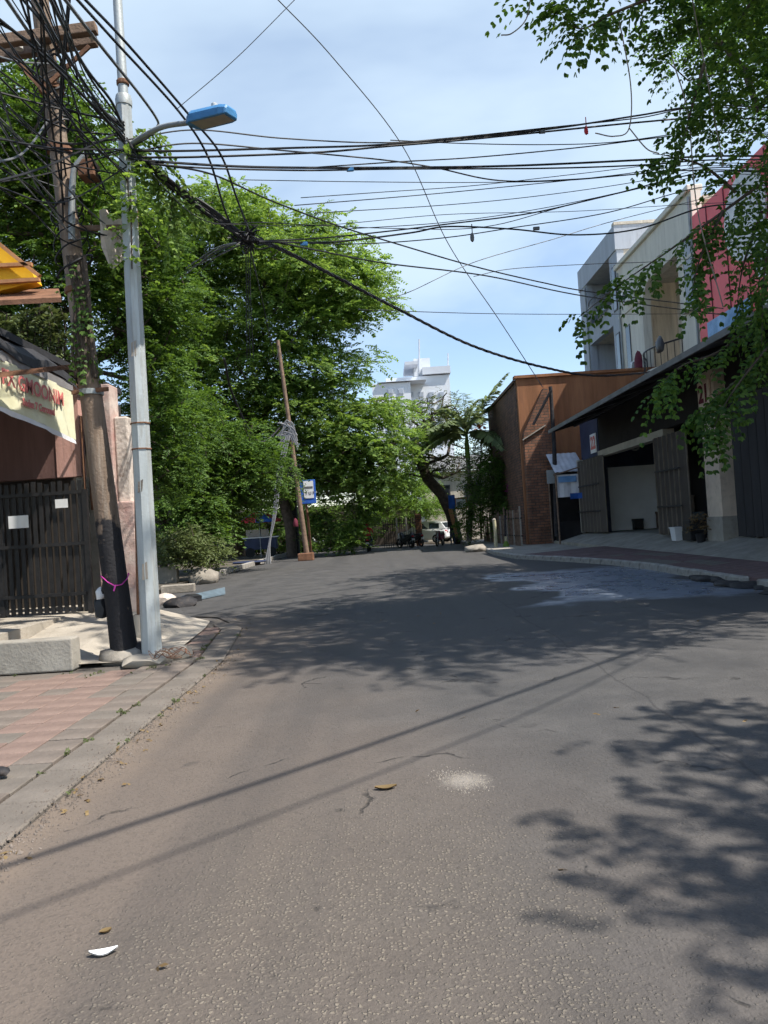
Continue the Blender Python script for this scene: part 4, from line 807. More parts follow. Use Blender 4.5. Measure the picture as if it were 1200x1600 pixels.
for s_ in (0, 1, 2):
    MB().tube([p + Vector((0, math.cos(i * .8 + s_ * 2.09), math.sin(i * .8 + s_ * 2.09))) * .020 for i, p in enumerate(cc)], .016, 5).build('strand', MT['cable'], tw, smooth=True)
cable([P(x, y, 9 + (600 - y) * -.01 + 12) for x, y in ((425, -10), (520, 90), (630, 230), (700, 380), (780, 500), (848, 605))], .011, 'single thin wire falling from the top edge across the sky', mat='cable_grey')
cable([P(x, y, 10) for x, y in ((468, -8), (370, 90), (285, 163), (276, 170))], .005, 'single thin wire rising from the lamp head to the top edge', mat='cable_grey')
# left tangle
TAN = [[(5, -8, 6), (60, 70, 7.5), (130, 150, 8.6), (188, 192, DL)], [(-20, 15, 6.5), (70, 90, 7.5), (150, 170, 8.7), (200, 222, DL)], [(-20, 25, 6.5), (60, 75, 7.5), (130, 140, 8.6), (186, 196, DL)], [(50, -8, 6), (100, 80, 7.5), (160, 170, 8.8), (192, 200, DL)],
       [(75, -8, 6), (130, 100, 7.8), (175, 160, 8.8), (194, 205, DL)], [(96, -8, 6), (160, 75, 7.4), (220, 150, 8.8), (246, 188, 9.6), (245, 200, 9.6)], [(-20, 97, 7), (60, 152, 8), (130, 178, 8.8), (192, 192, DL)], [(-20, 210, 8), (70, 233, 8.6), (160, 240, 9.2), (220, 222, 9.4), (255, 198, 9.4), (300, 193, 9.2)],
       [(-20, 135, 7.5), (60, 210, 8.6), (120, 262, 9.4), (200, 330, 10), (250, 385, 10.4)], [(-20, 55, 7), (80, 150, 8.2), (140, 230, 9.2), (190, 300, 9.9)], [(-20, 165, 8), (60, 245, 8.8), (130, 320, 9.4), (190, 372, 9.9)], [(-20, 280, 8.4), (50, 330, 9), (90, 370, 9.2), (128, 388, DP)],
       [(-20, 60, 7), (50, 110, 8), (90, 150, 8.8), (140, 240, 9.4), (165, 300, 9.8)], [(30, -8, 6.5), (80, 60, 7.6), (120, 170, 8.8), (140, 280, 9.4)], [(-20, 250, 8), (60, 300, 8.8), (110, 350, 9.2), (180, 372, 9.8)]]
for i, pts in enumerate(TAN):
    cable([P(*p) for p in pts], random.choice((.010, .013, .016)), ('black' if i % 5 else 'grey') + ' cable sweeping in from the left edge through the dense near tangle', 'cables of the near tangle', mat='cable' if i % 5 else 'cable_grey')
rr = random.Random(5)
for i in range(34):
    if i % 2: a = (rr.uniform(-10, 130), -10, rr.uniform(5.5, 8))
    else: a = (-20, rr.uniform(-10, 300), rr.uniform(6.5, 8.5))
    yl = rr.uniform(185, 285); e = (197 + (yl - 250) * .051, yl, DL - .09) if i % 3 else (rr.uniform(75, 120), rr.uniform(80, 380), DP + rr.uniform(-.25, .25))
    mid = ((a[0] + e[0]) / 2 + rr.uniform(-18, 10), (a[1] + e[1]) / 2 + rr.uniform(5, 45), (a[2] + e[2]) / 2)
    cable([P(*a), P(*mid), P(*e)], rr.choice((.007, .009, .012)), ('black' if i % 6 else 'grey') + ' cable of the near tangle tied to the ' + ('grey lamp post' if i % 3 else 'leaning electric pole'), 'cables of the near tangle', mat='cable' if i % 6 else 'cable_grey', n=5)
cable([P(114, -8, 6.5), P(180, 65, 7.6), P(280, 175, 9), P(325, 245, 9.8), P(352, 330, 10.2), P(376, 380, 10.4)], .014, 'lower of two long cables sweeping past the lamp head to the wire knot')
cable([P(126, -8, 6.5), P(200, 70, 7.6), P(300, 185, 9), P(345, 242, 9.8), P(370, 310, 10.2), P(394, 374, 10.4)], .014, 'upper of two long cables sweeping past the lamp head to the wire knot')
for i in range(7):
    o_ = rr.uniform(-9, 9); cable([P(205 + o_, 232 + o_ * 2, DL), P(268 + o_, 284 + rr.uniform(-8, 8), 9.9), P(330 + o_ * .5, 332 + rr.uniform(-8, 8), 10.2), P(388, 374 + rr.uniform(-4, 4), 10.4)], rr.choice((.012, .018, .022)), 'thick dark cable in the bundle between the lamp post and the wire knot', 'cables of the slanting bundle')
for i in range(6):
    cable([P(388 + rr.uniform(-6, 6), 376, 10.4), P(345 + rr.uniform(-10, 10), 392 + rr.uniform(-6, 6), 11.5), P(300 + rr.uniform(-10, 10), 420 + rr.uniform(-10, 10), 13)], .008, 'thin loose wire trailing left from the wire knot', 'wires trailing from the knot', mat='cable' if i % 2 else 'cable_grey')
for i in range(3):
    cable([P(384 + i * 4, 380, 10.4), P(385 + i * 3, 450, 10.6), P(386 + i * 5, 560, 10.8)], .006, f'{["leftmost", "middle", "rightmost"][i]} of three thin wires hanging straight down from the wire knot', 'wires hanging from the knot')
kn = MB()
for i in range(26):
    c0 = P(388 + rr.gauss(0, 10), 376 + rr.gauss(0, 5), 10.4); a = Vector((rr.gauss(0, 1), rr.gauss(0, 1), rr.gauss(0, .5))).normalized() * .18; kn.tube(catmull([c0 - a, c0 + Vector((0, 0, rr.uniform(-.09, .09))), c0 + a], 5), .010, 4)
tag(kn.build('wire_knot', MT['cable'], origin=tuple(P(388, 376, 10.4))), 'knotted tangle where the slanting cables meet in front of the tree', 'wire knot')
# things caught on the cables
def small_hang(label, px, py, D, mat):
    m = lump(P(px, py, D), (.03, .03, .09), seed=int(px)); m.tube([P(px, py - 8, D), P(px - 1, py - 22, D)], .008, 5); tag(m.build('caught_scrap', MT[mat], smooth=True, origin=tuple(P(px, py, D))), label, 'scrap')
small_hang('grey scrap dangling from a lower sky cable', 738, 372, dep(738), 'cable_grey'); small_hang('small red and white scrap caught on the upper sky cables', 916, 205, dep(916), 'red')
for px, py, lab in ((847, 206, 'small grey splice box on the upper sky cables'), (547, 265, 'small blue clamp on the middle sky cables'), (475, 381, 'small blue clamp beside the wire knot'), (838, 357, 'small dark clamp on the lowest sky cable')):
    c = P(px, py, dep(px)); tag(MB().box(tuple(c - Vector((.05, .02, .025))), tuple(c + Vector((.05, .02, .025)))).build('cable_clamp', MT['blue_lamp' if 'blue' in lab else 'cable_grey'], origin=tuple(c), bevel=.008), lab, 'clamp')
rp = thing('roadside_pole', 'pole hidden by the overhanging tree that carries the sky cables', 'pole', (RP.x, RP.y, .2)); MB().tube([(RP.x, RP.y, .1), (RP.x, RP.y, 9.6)], [.14, .10], 12).build('shaft', MT['pole_brown'], rp, smooth=True)
cp = thing('corner_pole', 'pole beside the road that carries the two overhead cables', 'pole', (9.2, 8.6, .2)); MB().tube([(9.2, 8.6, .1), (9.2, 8.6, 8.4)], [.12, .09], 12).build('shaft', MT['pole_brown'], cp, smooth=True)
cable([(-2.2, -2.4, 7.2), (2.2, 1.85, 6.9), (4.6, 4.16, 6.9), (9.2, 8.6, 7.3)], .024, 'thick cable overhead whose shadow crosses the road')
cable([(-1.0, -2.5, 7.5), (3.9, 2.6, 7.1), (5.9, 4.8, 7.1), (9.2, 8.55, 7.6)], .011, 'thinner cable overhead whose faint shadow crosses the road')

# ------------------------------------------------------------------ right: garage row
gr = thing('garage_row', 'dark shop garages with a long black lean-to roof and pale pillar', 'building', (9, 24, .6))
XF = 9.0; ZF = .60
def wallbox(a, b, name, mat, parent=gr, bevel=0): return MB().box(a, b).build(name, MT[mat], parent, bevel=bevel)
wallbox((XF + .1, 9, ZF - .1), (13, 34.4, ZF - .002), 'floor', 'concrete')
wallbox((XF, 31.6, ZF), (XF + .3, 34.4, 5.4), 'end_wall', 'navy')
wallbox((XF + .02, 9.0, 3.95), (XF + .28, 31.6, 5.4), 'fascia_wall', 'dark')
wallbox((XF - .06, 24.2, 3.70), (XF + .30, 31.6, 3.95), 'lintel', 'lintel')
wallbox((XF + .3, 33.2, ZF), (12.8, 33.4, 3.35), 'partition', 'white_dim')
wallbox((XF + .3, 33.2, 3.352), (12.8, 33.4, 5.2), 'partition_top', 'navy')
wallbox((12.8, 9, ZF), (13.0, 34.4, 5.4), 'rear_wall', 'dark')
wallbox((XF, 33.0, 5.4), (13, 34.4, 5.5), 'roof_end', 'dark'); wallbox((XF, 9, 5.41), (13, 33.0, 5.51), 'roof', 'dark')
pil = wallbox((8.72, 19.85, .5), (9.22, 20.75, 5.0), 'pillar', 'tile_pillar', bevel=.015); wallbox((8.69, 19.82, .5), (9.25, 20.78, 1.15), 'plinth', 'concrete', bevel=.015)
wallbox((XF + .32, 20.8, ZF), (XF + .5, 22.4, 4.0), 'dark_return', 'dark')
# folding shutters: every leaf a slat
def folding(y0, y1, ztop, mat, n, name='slat', x=XF, parent=gr, zig=.10):
    dy = (y1 - y0) / n
    for i in range(n):
        a, b = y0 + dy * i, y0 + dy * (i + 1); xa, xb = (x - zig, x) if i % 2 else (x, x - zig)
        MB().prism([(xa, a + .012, ZF + .03), (xb, b - .012, ZF + .03), (xb - .03, b - .012, ZF + .03), (xa - .03, a + .012, ZF + .03)], (0, 0, ztop - ZF - .03)).build(name, MT[mat], parent)
folding(30.6, 34.1, 3.72, 'shutter', 14, x=XF - .12, zig=.20); folding(22.2, 24.3, 3.68, 'shutter', 11, x=XF - .1, zig=.20)
wallbox((XF - .30, 33.95, ZF), (XF - .02, 34.2, 3.8), 'shutter_post', 'lintel'); wallbox((XF - .28, 24.32, ZF), (XF - .02, 24.42, 3.69), 'shutter_post', 'lintel')
folding(14.0, 19.6, 4.1, 'shutter2', 26, x=XF + .1, zig=.18)
wallbox((XF - .04, 18.5, ZF), (XF + .06, 18.62, 4.1), 'shutter_post', 'shutter')
for (y0, y1) in ((30.6, 34.1), (22.2, 24.3)):
    nr = 14 if y0 > 30 else 11
    for i in range(nr + 1): yy = y0 + (y1 - y0) * i / nr; MB().bar((XF - (.34 if i % 2 else .15), yy, ZF + .03), (XF - (.34 if i % 2 else .15), yy, 3.66), .035, .03, (0, 1, 0)).build('rib', MT['rib'], gr)
    for z in (1.5, 2.6): MB().bar((XF - .38, y0 + .05, z), (XF - .38, y1 - .05, z), .03, .05).build('shutter_bar', MT['shutter2'], gr)
MB().box((XF - .10, 32.9, 2.0), (XF - .03, 33.0, 2.5)).build('lock_plate', MT['galv_dark'], gr)
for k, (x, y, sx_, sy_, h_, mt) in enumerate(((11.6, 32.3, .7, .6, .7, 'wood'), (12.1, 31.4, .6, .6, 1.3, 'paver_brown'), (10.6, 32.7, .4, .3, .45, 'plastic'), (12.2, 30.3, .7, .8, .6, 'tarp_blue'))):
    bx_ = thing('storage_box', ('wooden crate by the white wall inside the open garage', 'tall brown carton deep inside the open garage', 'small black bin at the white garage wall', 'grey blue bundle at the back of the open garage')[k], 'box', (x, y, ZF), 'things stored in the garage')
    MB().box((x, y, ZF), (x + sx_, y + sy_, ZF + h_)).build('body', MT[mt], bx_, bevel=.02); MB().box((x - .015, y - .015, ZF + h_ - .08), (x + sx_ + .015, y + sy_ + .015, ZF + h_ + .01)).build('lid', MT[mt], bx_, bevel=.01)
# lean-to roof
m = MB(); n = 44
for j in range(n):
    a, b = 9 + 22.5 * j / n, 9 + 22.5 * (j + 1) / n; za, zb_ = .025 * (j % 2), .025 * ((j + 1) % 2)
    m.add([(7.0, a, 4.92 + za), (7.0, b, 4.92 + zb_), (XF + .1, b, 5.46 + zb_), (XF + .1, a, 5.46 + za)], [(0, 1, 2, 3)])
m.build('roof_sheet', MT['sheet'], gr)
wallbox((6.95, 9, 4.80), (7.0, 31.55, 4.94), 'gutter', 'sheet'); MB().bar((7.05, 31.45, 4.86), (XF, 31.45, 5.36), .08, .10).build('rafter', MT['shutter2'], gr)
for j in range(9): MB().bar((7.02, 11 + j * 2.4, 4.86), (XF, 11 + j * 2.4, 5.38), .06, .10).build('rafter', MT['shutter2'], gr)
MB().bar((8.0, 9, 5.02), (8.0, 31.4, 5.02), .06, .08).build('purlin', MT['shutter2'], gr)
# door numbers
def face_text(s, c, hgt, mat, parent, name='number', bold=.01, facing='-X'):
    me = text_mesh(s, hgt, name, bold=bold); o = put(name, me, mat, parent); rot = Matrix(((0, 0, -1, 0), (-1, 0, 0, 0), (0, 1, 0, 0), (0, 0, 0, 1))) if facing == '-X' else Matrix(((1, 0, 0, 0), (0, 0, -1, 0), (0, 1, 0, 0), (0, 0, 0, 1)))
    o.matrix_local = Matrix.Translation(Vector(c) - WL[parent.name]) @ rot; return o
ns = MB().box((XF - .03, 31.85, 3.95), (XF - .005, 32.75, 4.75)).build('number_plate', MT['white_paint'], gr); face_text('22', (XF - .036, 32.3, 4.35), .72, MT['red_ink'], ns, bold=.03)
ns = MB().box((8.66, 19.98, 4.05), (8.70, 20.70, 4.75)).build('number_plate', MT['tile_pillar'], gr); face_text('21', (8.652, 20.34, 4.4), .62, MT['maroon'], ns, bold=.03)
ns = MB().lathe([(.01, -.01), (.22, -.01), (.22, .01), (.01, .01)], (11.0, 33.15, 4.2), 20, 'Y').build('emblem', MT['galv_dark'], gr); face_text('O', (11.0, 33.12, 4.2), .4, MT['navy'], ns, 'lettering', facing='-Y')
# things by the shutters
bk = thing('white_bucket', 'white plastic box standing by the right folding shutter', 'box', (8.55, 22.6, .48)); MB().prism([(8.45, 22.45, .47), (8.45, 22.78, .47), (8.42, 22.82, .86), (8.42, 22.41, .86)], (.28, 0, 0)).build('tub', MT['white_paint'], bk, bevel=.02); MB().box((8.40, 22.39, .845), (8.73, 22.84, .88)).build('rim', MT['white_paint'], bk, bevel=.01)
dp = thing('potted_plant', 'small dry plant at the foot of the pale pillar', 'plant', (8.55, 20.9, .47)); MB().lathe([(.10, 0), (.14, .22), (.15, .25), (.13, .25)], (8.55, 20.9, .46), 12).build('pot', MT['plastic'], dp, smooth=True); pos, d = sprays(np.array([[8.55, 20.9, .95], [8.55, 20.8, 1.15]]), 26, .22, .8); leaf_cloud('foliage', pos, d, .18, .02, .08, 3, MT['leaf_dry'], dp)
mt_ = thing('black_crate', 'black crate stacked with junk between the shutter and the pillar', 'crate', (8.6, 21.6, .48))
for i, z in enumerate((.50, .80)): MB().box((8.45, 21.35, z), (8.9, 21.95 - i * .1, z + .28)).build('crate', MT['plastic'], mt_, bevel=.02)
m = MB()
for k in range(9):
    yy = 12.3 + k * .4; m2 = lump((at_y(RIGHT, yy) - .03 + random.gauss(0, .07), yy, .01), (random.uniform(.12, .30), random.uniform(.25, .5), random.uniform(.05, .11)), seed=90 + k); m.add(m2.v, m2.f)
tag(m.build('mud_ridge', MT['pole_black'], smooth=True, origin=(6.2, 13.8, 0)), 'ridge of black mud heaped along the broken end of the right kerb', 'mud')

# ------------------------------------------------------------------ right: rust walled house and its brick parts
rh = thing('rust_house', 'rust coloured house with a dark brick street side at the bend', 'house', (9, 38, 0))
MB().box((6.62, 36.0, .0), (14.5, 36.3, 7.95)).build('front_wall', MT['rust_wall'], rh); MB().box((6.60, 36.31, 0), (6.85, 46, 7.8)).build('street_wall', MT['brick_dark'], rh); MB().box((6.86, 36.31, 7.4), (14.5, 46, 7.6)).build('roof', MT['sheet'], rh)
MB().box((6.50, 35.9, 7.952), (14.5, 36.36, 8.08)).build('coping', MT['rust_wall'], rh); MB().box((6.50, 36.37, 7.81), (6.95, 46, 7.95)).build('coping', MT['brick_dark'], rh)
MB().prism([(6.70, 35.55, 0), (7.95, 35.55, 0), (7.95, 35.55, 7.3), (7.75, 35.55, 7.35), (6.70, 35.55, 5.3)], (0, .44, 0)).build('brick_buttress', MT['brick_brown'], rh)
MB().bar((6.62, 35.5, 5.0), (7.72, 35.5, 5.62), .10, .05).build('capping', MT['concrete'], rh)
for zz in (1.6, 3.4): MB().box((9.3, 35.96, zz + 1.5), (10.4, 35.995, zz + 3.0)).build('panel', MT['rust_wall'], rh, bevel=.01)
up_ = thing('slim_pole', 'slim dark pole with a diagonal stay in front of the rust house', 'pole', tuple(P(868, 838, 34.5))); MB().tube([P(870, 838, 34.5), P(866, 700, 34.5), P(860, 604, 34.5)], [.11, .095, .085], 10).build('shaft', MT['pole_black'], up_, smooth=True); MB().tube([P(861, 610, 34.4), P(833, 664, 34.6)], .06, 8).build('stay', MT['pole_black'], up_)
MB().box(tuple(P(860, 745, 34.4) - Vector((.16, .1, .3))), tuple(P(860, 745, 34.4) + Vector((.16, .05, .3)))).build('meter_box', MT['galv_dark'], up_)
# street stall beneath the rust wall
sl = thing('roadside_stall', 'small stall with pale sheet awning and printed cloth beside the left shutter', 'stall', (7.6, 34.0, .3))
m = MB()
for j in range(12):
    a, b = 7.62 + j * .115, 7.62 + (j + 1) * .115; m.add([(a, 35.4, 4.25 + .02 * (j % 2)), (b, 35.4, 4.25 + .02 * ((j + 1) % 2)), (b, 33.8, 3.30 + .02 * ((j + 1) % 2)), (a, 33.8, 3.30 + .02 * (j % 2))], [(0, 1, 2, 3)])
m.build('awning_sheet', MT['sheet_pale'], sl); MB().bar((7.55, 33.8, 3.2), (9.0, 33.8, 3.55), .05, .06).build('front_beam', MT['wood'], sl)
m = MB(); vv = [(7.62 + 1.05 * i / 6, 33.86 + .03 * math.sin(i * 2), z) for z in (3.2, 2.2) for i in range(7)]; m.add(vv, [(i, i + 1, i + 8, i + 7) for i in range(6)]); cl_ = m.build('printed_cloth', MT['banner_w'], sl); MB().box((7.75, 33.80, 2.85), (8.55, 33.815, 3.12)).build('blue_stripe', MT['blue_sign'], cl_)
m = MB(); vv = [(8.2 + .7 * i / 4, 33.7 + .05 * math.sin(i), 2.35 - .25 * (z)) for z in (0, 1) for i in range(5)]; m.add(vv, [(i, i + 1, i + 6, i + 5) for i in range(4)]); m.build('blue_cloth', MT['blue'], sl)
for x, y in ((7.65, 33.85), (8.85, 33.85), (7.65, 35.3)): MB().tube([(x, y, .14), (x, y, 3.3)], .04, 6).build('post', MT['wood'], sl)
MB().box((7.75, 34.2, .2), (8.75, 35.0, 1.1)).build('counter', MT['dark'], sl); MB().box((7.65, 35.35, .2), (9.0, 35.42, 3.4)).build('back_panel', MT['dark'], sl)
# fence in shade along the brick house
fn = thing('picket_fence', 'dark fence of tall stakes in front of the brick house', 'fence', (5.9, 38, .14))
for i in range(26):
    yy = 34.6 + i * .42; MB().bar((6.1 - .012 * i, yy, .14), (6.1 - .012 * i + random.gauss(0, .03), yy, 1.75 + random.uniform(-.2, .25)), .07, .05, (0, 1, 0)).build('stake', MT['wood' if i % 4 else 'concrete'], fn)
for z in (.6, 1.4): MB().bar((6.12, 34.4, z), (5.82, 45.4, z), .04, .06).build('rail', MT['dark'], fn)

# ------------------------------------------------------------------ right: shophouses above
XS = 13.2
gs = thing('grey_shophouse', 'blue-grey tall shophouse with recessed curved balconies', 'building', (XS, 45, 0))
def gbox(a, b, name, mat, parent=gs, bevel=0): return MB().box(a, b).build(name, MT[mat], parent, bevel=bevel)
gbox((XS, 46.6, 0), (XS + .4, 48.2, 16.5), 'far_pier', 'grey_render'); gbox((XS + .02, 40.6, 0), (XS + .4, 42.0, 15.29), 'near_pier', 'grey_render')
gbox((XS - .05, 40.55, 15.3), (XS + 2.5, 48.25, 16.6), 'parapet', 'grey_render'); gbox((XS + .02, 42.0, 11.6), (XS + .4, 46.6, 12.7), 'spandrel', 'grey_render'); gbox((XS + .02, 42.0, 5), (XS + .4, 46.6, 8.0), 'spandrel', 'grey_render')
gbox((XS + 2.2, 42.0, 5), (XS + 2.5, 46.6, 15.3), 'recess_wall', 'grey_render'); gbox((XS + .4, 42.0, 11.6), (XS + 2.2, 46.6, 11.8), 'slab', 'stained'); gbox((XS + .4, 40.6, 0), (XS + 12, 40.9, 15.29), 'side_wall', 'stained'); gbox((XS + .4, 46.7, 0), (XS + 12, 48.2, 15.29), 'rear_mass', 'grey_render')
gbox((XS - .06, 40.5, 16.602), (XS + 12, 40.9, 16.75), 'coping', 'stained'); gbox((XS + 2.5, 40.55, 15.3), (XS + 12, 40.9, 16.6), 'side_parapet', 'stained')
for z, nm in ((8.0, 0), (12.7, 1)):
    pts = [(XS + .1 - .55 * math.sin(math.pi * i / 10), 42.1 + 4.4 * i / 10) for i in range(11)]
    m = MB(); m.loft([[Vector((x, y, z)), Vector((x + .1, y, z)), Vector((x + .1, y, z + .12)), Vector((x, y, z + .12))] for x, y in pts]); m.build('balcony_lip', MT['grey_render'], gs)
    rl = MB().tube([(x, y, z + 1.05) for x, y in pts], .035, 6).build('balcony_rail', MT['frame_dark'], gs)
    m = MB(); m.add([(x, y, z + q) for x, y in pts for q in (.12, .85)], [(2 * i, 2 * i + 1, 2 * i + 3, 2 * i + 2) for i in range(10)]); m.build('balcony_panel', MT['frame_dark'], rl)
for (y0, y1, z0, z1) in ((47.0, 47.8, 6.2, 9.4), (40.95, 41.6, 8.0, 11.0), (40.95, 41.6, 12.2, 14.6)):
    f = gbox((XS - .02, y0, z0), (XS + .03, y1, z1), 'window', 'frame_dark'); gbox((XS - .03, y0 + .08, z0 + .08), (XS - .021, y1 - .08, z1 - .08), 'pane', 'glass2', f)
for (y0, y1, z0, z1) in ((43, 45.5, 8.2, 10.8), (43, 45.5, 12.8, 15.1)):
    f = gbox((XS + 2.14, y0, z0), (XS + 2.19, y1, z1), 'balcony_door', 'frame_dark'); gbox((XS + 2.12, y0 + .1, z0 + .1), (XS + 2.139, y1 - .1, z1 - .1), 'pane', 'glass', f)
cs = thing('cream_shophouse', 'cream shophouse with a rounded recessed balcony above the garage roof', 'building', (XS, 35, 0))
def cbox(a, b, name, mat, parent=cs, bevel=0): return MB().box(a, b).build(name, MT[mat], parent, bevel=bevel)
ZT = 14.1; YA, YB = 30.6, 40.5; ya, yb = 32.4, 37.0; za, zb2 = 7.6, 12.2
cbox((XS - .1, yb, 0), (XS + .3, YB, ZT), 'wall', 'cream'); cbox((XS - .1, YA, 0), (XS + .3, ya, ZT), 'wall', 'cream'); cbox((XS - .1, ya, 0), (XS + .3, yb, za - .55), 'wall', 'cream')
# rounded head of the balcony opening
m = MB(); n = 12; arc = [(yb, zb2 - 1.3 + 0)] + [(yb - 1.3 + 1.3 * math.cos(a), zb2 - 1.3 + 1.3 * math.sin(a)) for a in np.linspace(0, math.pi / 2, n)] + [(ya, zb2), (ya, ZT), (yb, ZT)]
m.prism([(XS - .1, y, z) for y, z in arc[1:]], (.4, 0, 0)); m.build('wall', MT['cream'], cs)
cbox((XS + 1.7, ya - .3, 5), (XS + 1.9, yb + .3, ZT), 'recess_wall', 'stained'); cbox((XS + .3, ya, 12.3), (XS + 1.7, yb, 12.5), 'recess_ceiling', 'stained'); cbox((XS + .3, ya, za - .6), (XS + 1.7, yb, za - .4), 'balcony_floor', 'stained')
cbox((XS - .25, YA, ZT + .002), (XS + .4, YB, ZT + .25), 'coping', 'cream', bevel=.04); cbox((XS + .4, YA, ZT - .4), (XS + 12, YB, ZT - .2), 'roof', 'stained')
pts = [(XS - .1 - .75 * math.sin(math.pi * i / 12), ya + .1 + (yb - ya - .2) * i / 12) for i in range(13)]
MB().loft([[Vector((x, y, za - .55)), Vector((XS + .1, y, za - .55)), Vector((XS + .1, y, za + .1)), Vector((x, y, za + .1))] for x, y in pts]).build('balcony_bulge', MT['cream'], cs)
rl = MB().tube([(x, y, za + 1.0) for x, y in pts], .04, 6).build('balcony_rail', MT['frame_dark'], cs)
for i in range(13): x, y = pts[i]; MB().tube([(x, y, za + .1), (x, y, za + 1.0)], .018, 5).build('baluster', MT['frame_dark'], rl)
f = cbox((XS - .13, 38.9, 7.9), (XS - .101, 39.6, 10.9), 'window', 'frame_dark'); cbox((XS - .14, 38.97, 7.98), (XS - .131, 39.53, 10.82), 'pane', 'glass', f)
f = cbox((XS - .13, 30.85, 9.6), (XS - .101, 31.75, 12.4), 'window', 'frame_dark'); cbox((XS - .14, 30.93, 9.68), (XS - .131, 31.67, 12.32), 'pane', 'glass2', f)
cbox((XS - .3, 30.7, 9.42), (XS - .101, 31.9, 9.58), 'sill', 'cream')
tag(lump((XS - .75, 36.2, za + .75), (.12, .45, .55), seed=41).build('laundry', MT['maroon'], smooth=True, origin=(XS - .7, 36.2, za + .9)), 'maroon cloth drying over the rounded balcony rail', 'cloth')
tag(lump((XS - .8, 33.2, za + .85), (.12, .40, .45), seed=42).build('laundry', MT['frame_dark'], smooth=True, origin=(XS - .8, 33.2, za + .9)), 'dark cloth hung at the near end of the balcony rail', 'cloth')
for i in range(4):
    y = 33.2 + i * .9; tag(MB().tube([(XS - .85, y, 5.4), (XS - .8, y + .1, 7.5)], .025, 5).build('thin_pipe', MT['rust'], origin=(XS - .85, y, 5.4)), f'{["nearest", "second", "third", "farthest"][i]} of the thin pipes below the cream balcony', 'pipe', 'thin pipes below the balcony')
def ac_unit(label, y, z, par=None):
    t = thing('air_conditioner', label, 'air conditioner', (XS - .3, y, z), 'air conditioners on the shophouses'); MB().box((XS - .42, y - .42, z), (XS - .11, y + .42, z + .6)).build('casing', MT['white_dim'], t, bevel=.02)
    MB().lathe([(.02, -.005), (.24, -.005), (.24, .02), (.02, .02)], (XS - .44, y - .08, z + .3), 18, 'X').build('fan_grille', MT['frame_dark'], t); MB().bar((XS - .40, y - .3, z - .03), (XS - .10, y - .3, z - .03), .04, .04).build('bracket', MT['rust'], t); MB().bar((XS - .40, y + .3, z - .03), (XS - .10, y + .3, z - .03), .04, .04).build('bracket', MT['rust'], t)
ac_unit('white air conditioner box on the cream wall beside the narrow window', 37.9, 8.2); ac_unit('white air conditioner box high on the cream wall near the roof', 38.6, 11.9)
for y_ in (40.2, 30.75): MB().tube([(XS - .16, y_, 5.6), (XS - .16, y_, 13.9)], .05, 8).build('downpipe', MT['galv_dark'], cs, smooth=True)
MB().tube([(XS - .06, 46.75, 5.6), (XS - .06, 46.75, 15.2)], .05, 8).build('downpipe', MT['galv_dark'], gs, smooth=True)
for z in (11.55, 7.05): MB().box((XS - .16, YA, z), (XS - .101, ya - .01, z + .12)).build('string_course', MT['cream'], cs); MB().box((XS - .16, yb + .01, z), (XS - .101, YB, z + .12)).build('string_course', MT['cream'], cs)
rs = thing('red_shop', 'pinkish red shop front with round white sign behind the hanging twigs', 'building', (XS, 27, 0))
MB().box((XS - .15, 20, 0), (XS + .3, 30.55, 13.0)).build('facade', MT['pinkred'], rs); MB().box((XS + .31, 20, 0), (XS + 10, 30.55, 12.6)).build('mass', MT['stained'], rs)
MB().lathe([(.05, -.03), (1.5, -.03), (1.5, .03), (.05, .03)], (XS - .2, 26.2, 11.3), 28, 'X').build('round_sign', MT['white_paint'], rs)
for i in range(7): MB().box((XS - .175, 20.2 + i * 1.5, 5.2), (XS - .151, 20.25 + i * 1.5, 12.9)).build('panel_joint', MT['maroon'], rs)
MB().prism([(XS - .20, 22 + i * .45, 9.9 + .5 * math.sin(i * .7)) for i in range(9)] + [(XS - .20, 25.6 - i * .45, 9.3 + .5 * math.sin((8 - i) * .7)) for i in range(9)], (.04, 0, 0)).build('white_wave', MT['white_paint'], rs)
b1 = MB().box((XS - .22, 26.2, 6.9), (XS - .151, 29.7, 8.5)).build('blue_sign', MT['blue_sign'], rs, bevel=.01); MB().box((XS - .2, 21, 7.4), (XS - .151, 25.6, 8.1)).build('white_band', MT['white_paint'], rs)
MB().box((XS - .2, 24.2, 9.2), (XS - .151, 25.8, 10.6)).build('pale_panel', MT['far_grey'], rs)

# ------------------------------------------------------------------ far background
fb = thing('far_tower', 'pale stepped apartment block far behind the trees', 'building', (5, 125, 0)); D = 125
def fbox(x0, y0, x1, y1, d0, d1, name, mat, parent=fb):
    a, b = P(x0, y1, D), P(x1, y0, D); return MB().box((a.x, d0, max(0, a.z) if y1 < 815 else 0), (b.x, d1, b.z)).build(name, MT[mat], parent)
fbox(618, 585, 702, 830, 125, 140, 'main_block', 'far_white'); fbox(596, 602, 640, 830, 122, 124.9, 'left_block', 'far_white'); fbox(660, 572, 703, 586, 124.5, 139, 'roof_block', 'far_grey'); fbox(648, 557, 672, 586, 126, 132, 'stair_tower', 'far_white')
fbox(632, 568, 652, 574, 123, 133, 'roof_slab', 'far_grey'); fbox(590, 599, 664, 604, 121.5, 125.5, 'terrace_slab', 'far_grey')
for r_ in range(5):
    for c_ in range(6):
        x = 606 + c_ * 16; y = 612 + r_ * 18; d0 = 121.8 if x < 636 else 124.8
        if x > 690: continue
        f = fbox(x, y, x + 8, y + 9, d0, d0 + .15, 'window', 'far_grey'); fbox(x + 1, y + 1, x + 7, y + 8, d0 - .05, d0 - .01, 'pane', 'far_pane', f)
for px, py in ((655, 530), (700, 552)): MB().tube([P(px, 600, 126), P(px, py, 126)], .12, 5).build('mast', MT['far_grey'], fb)
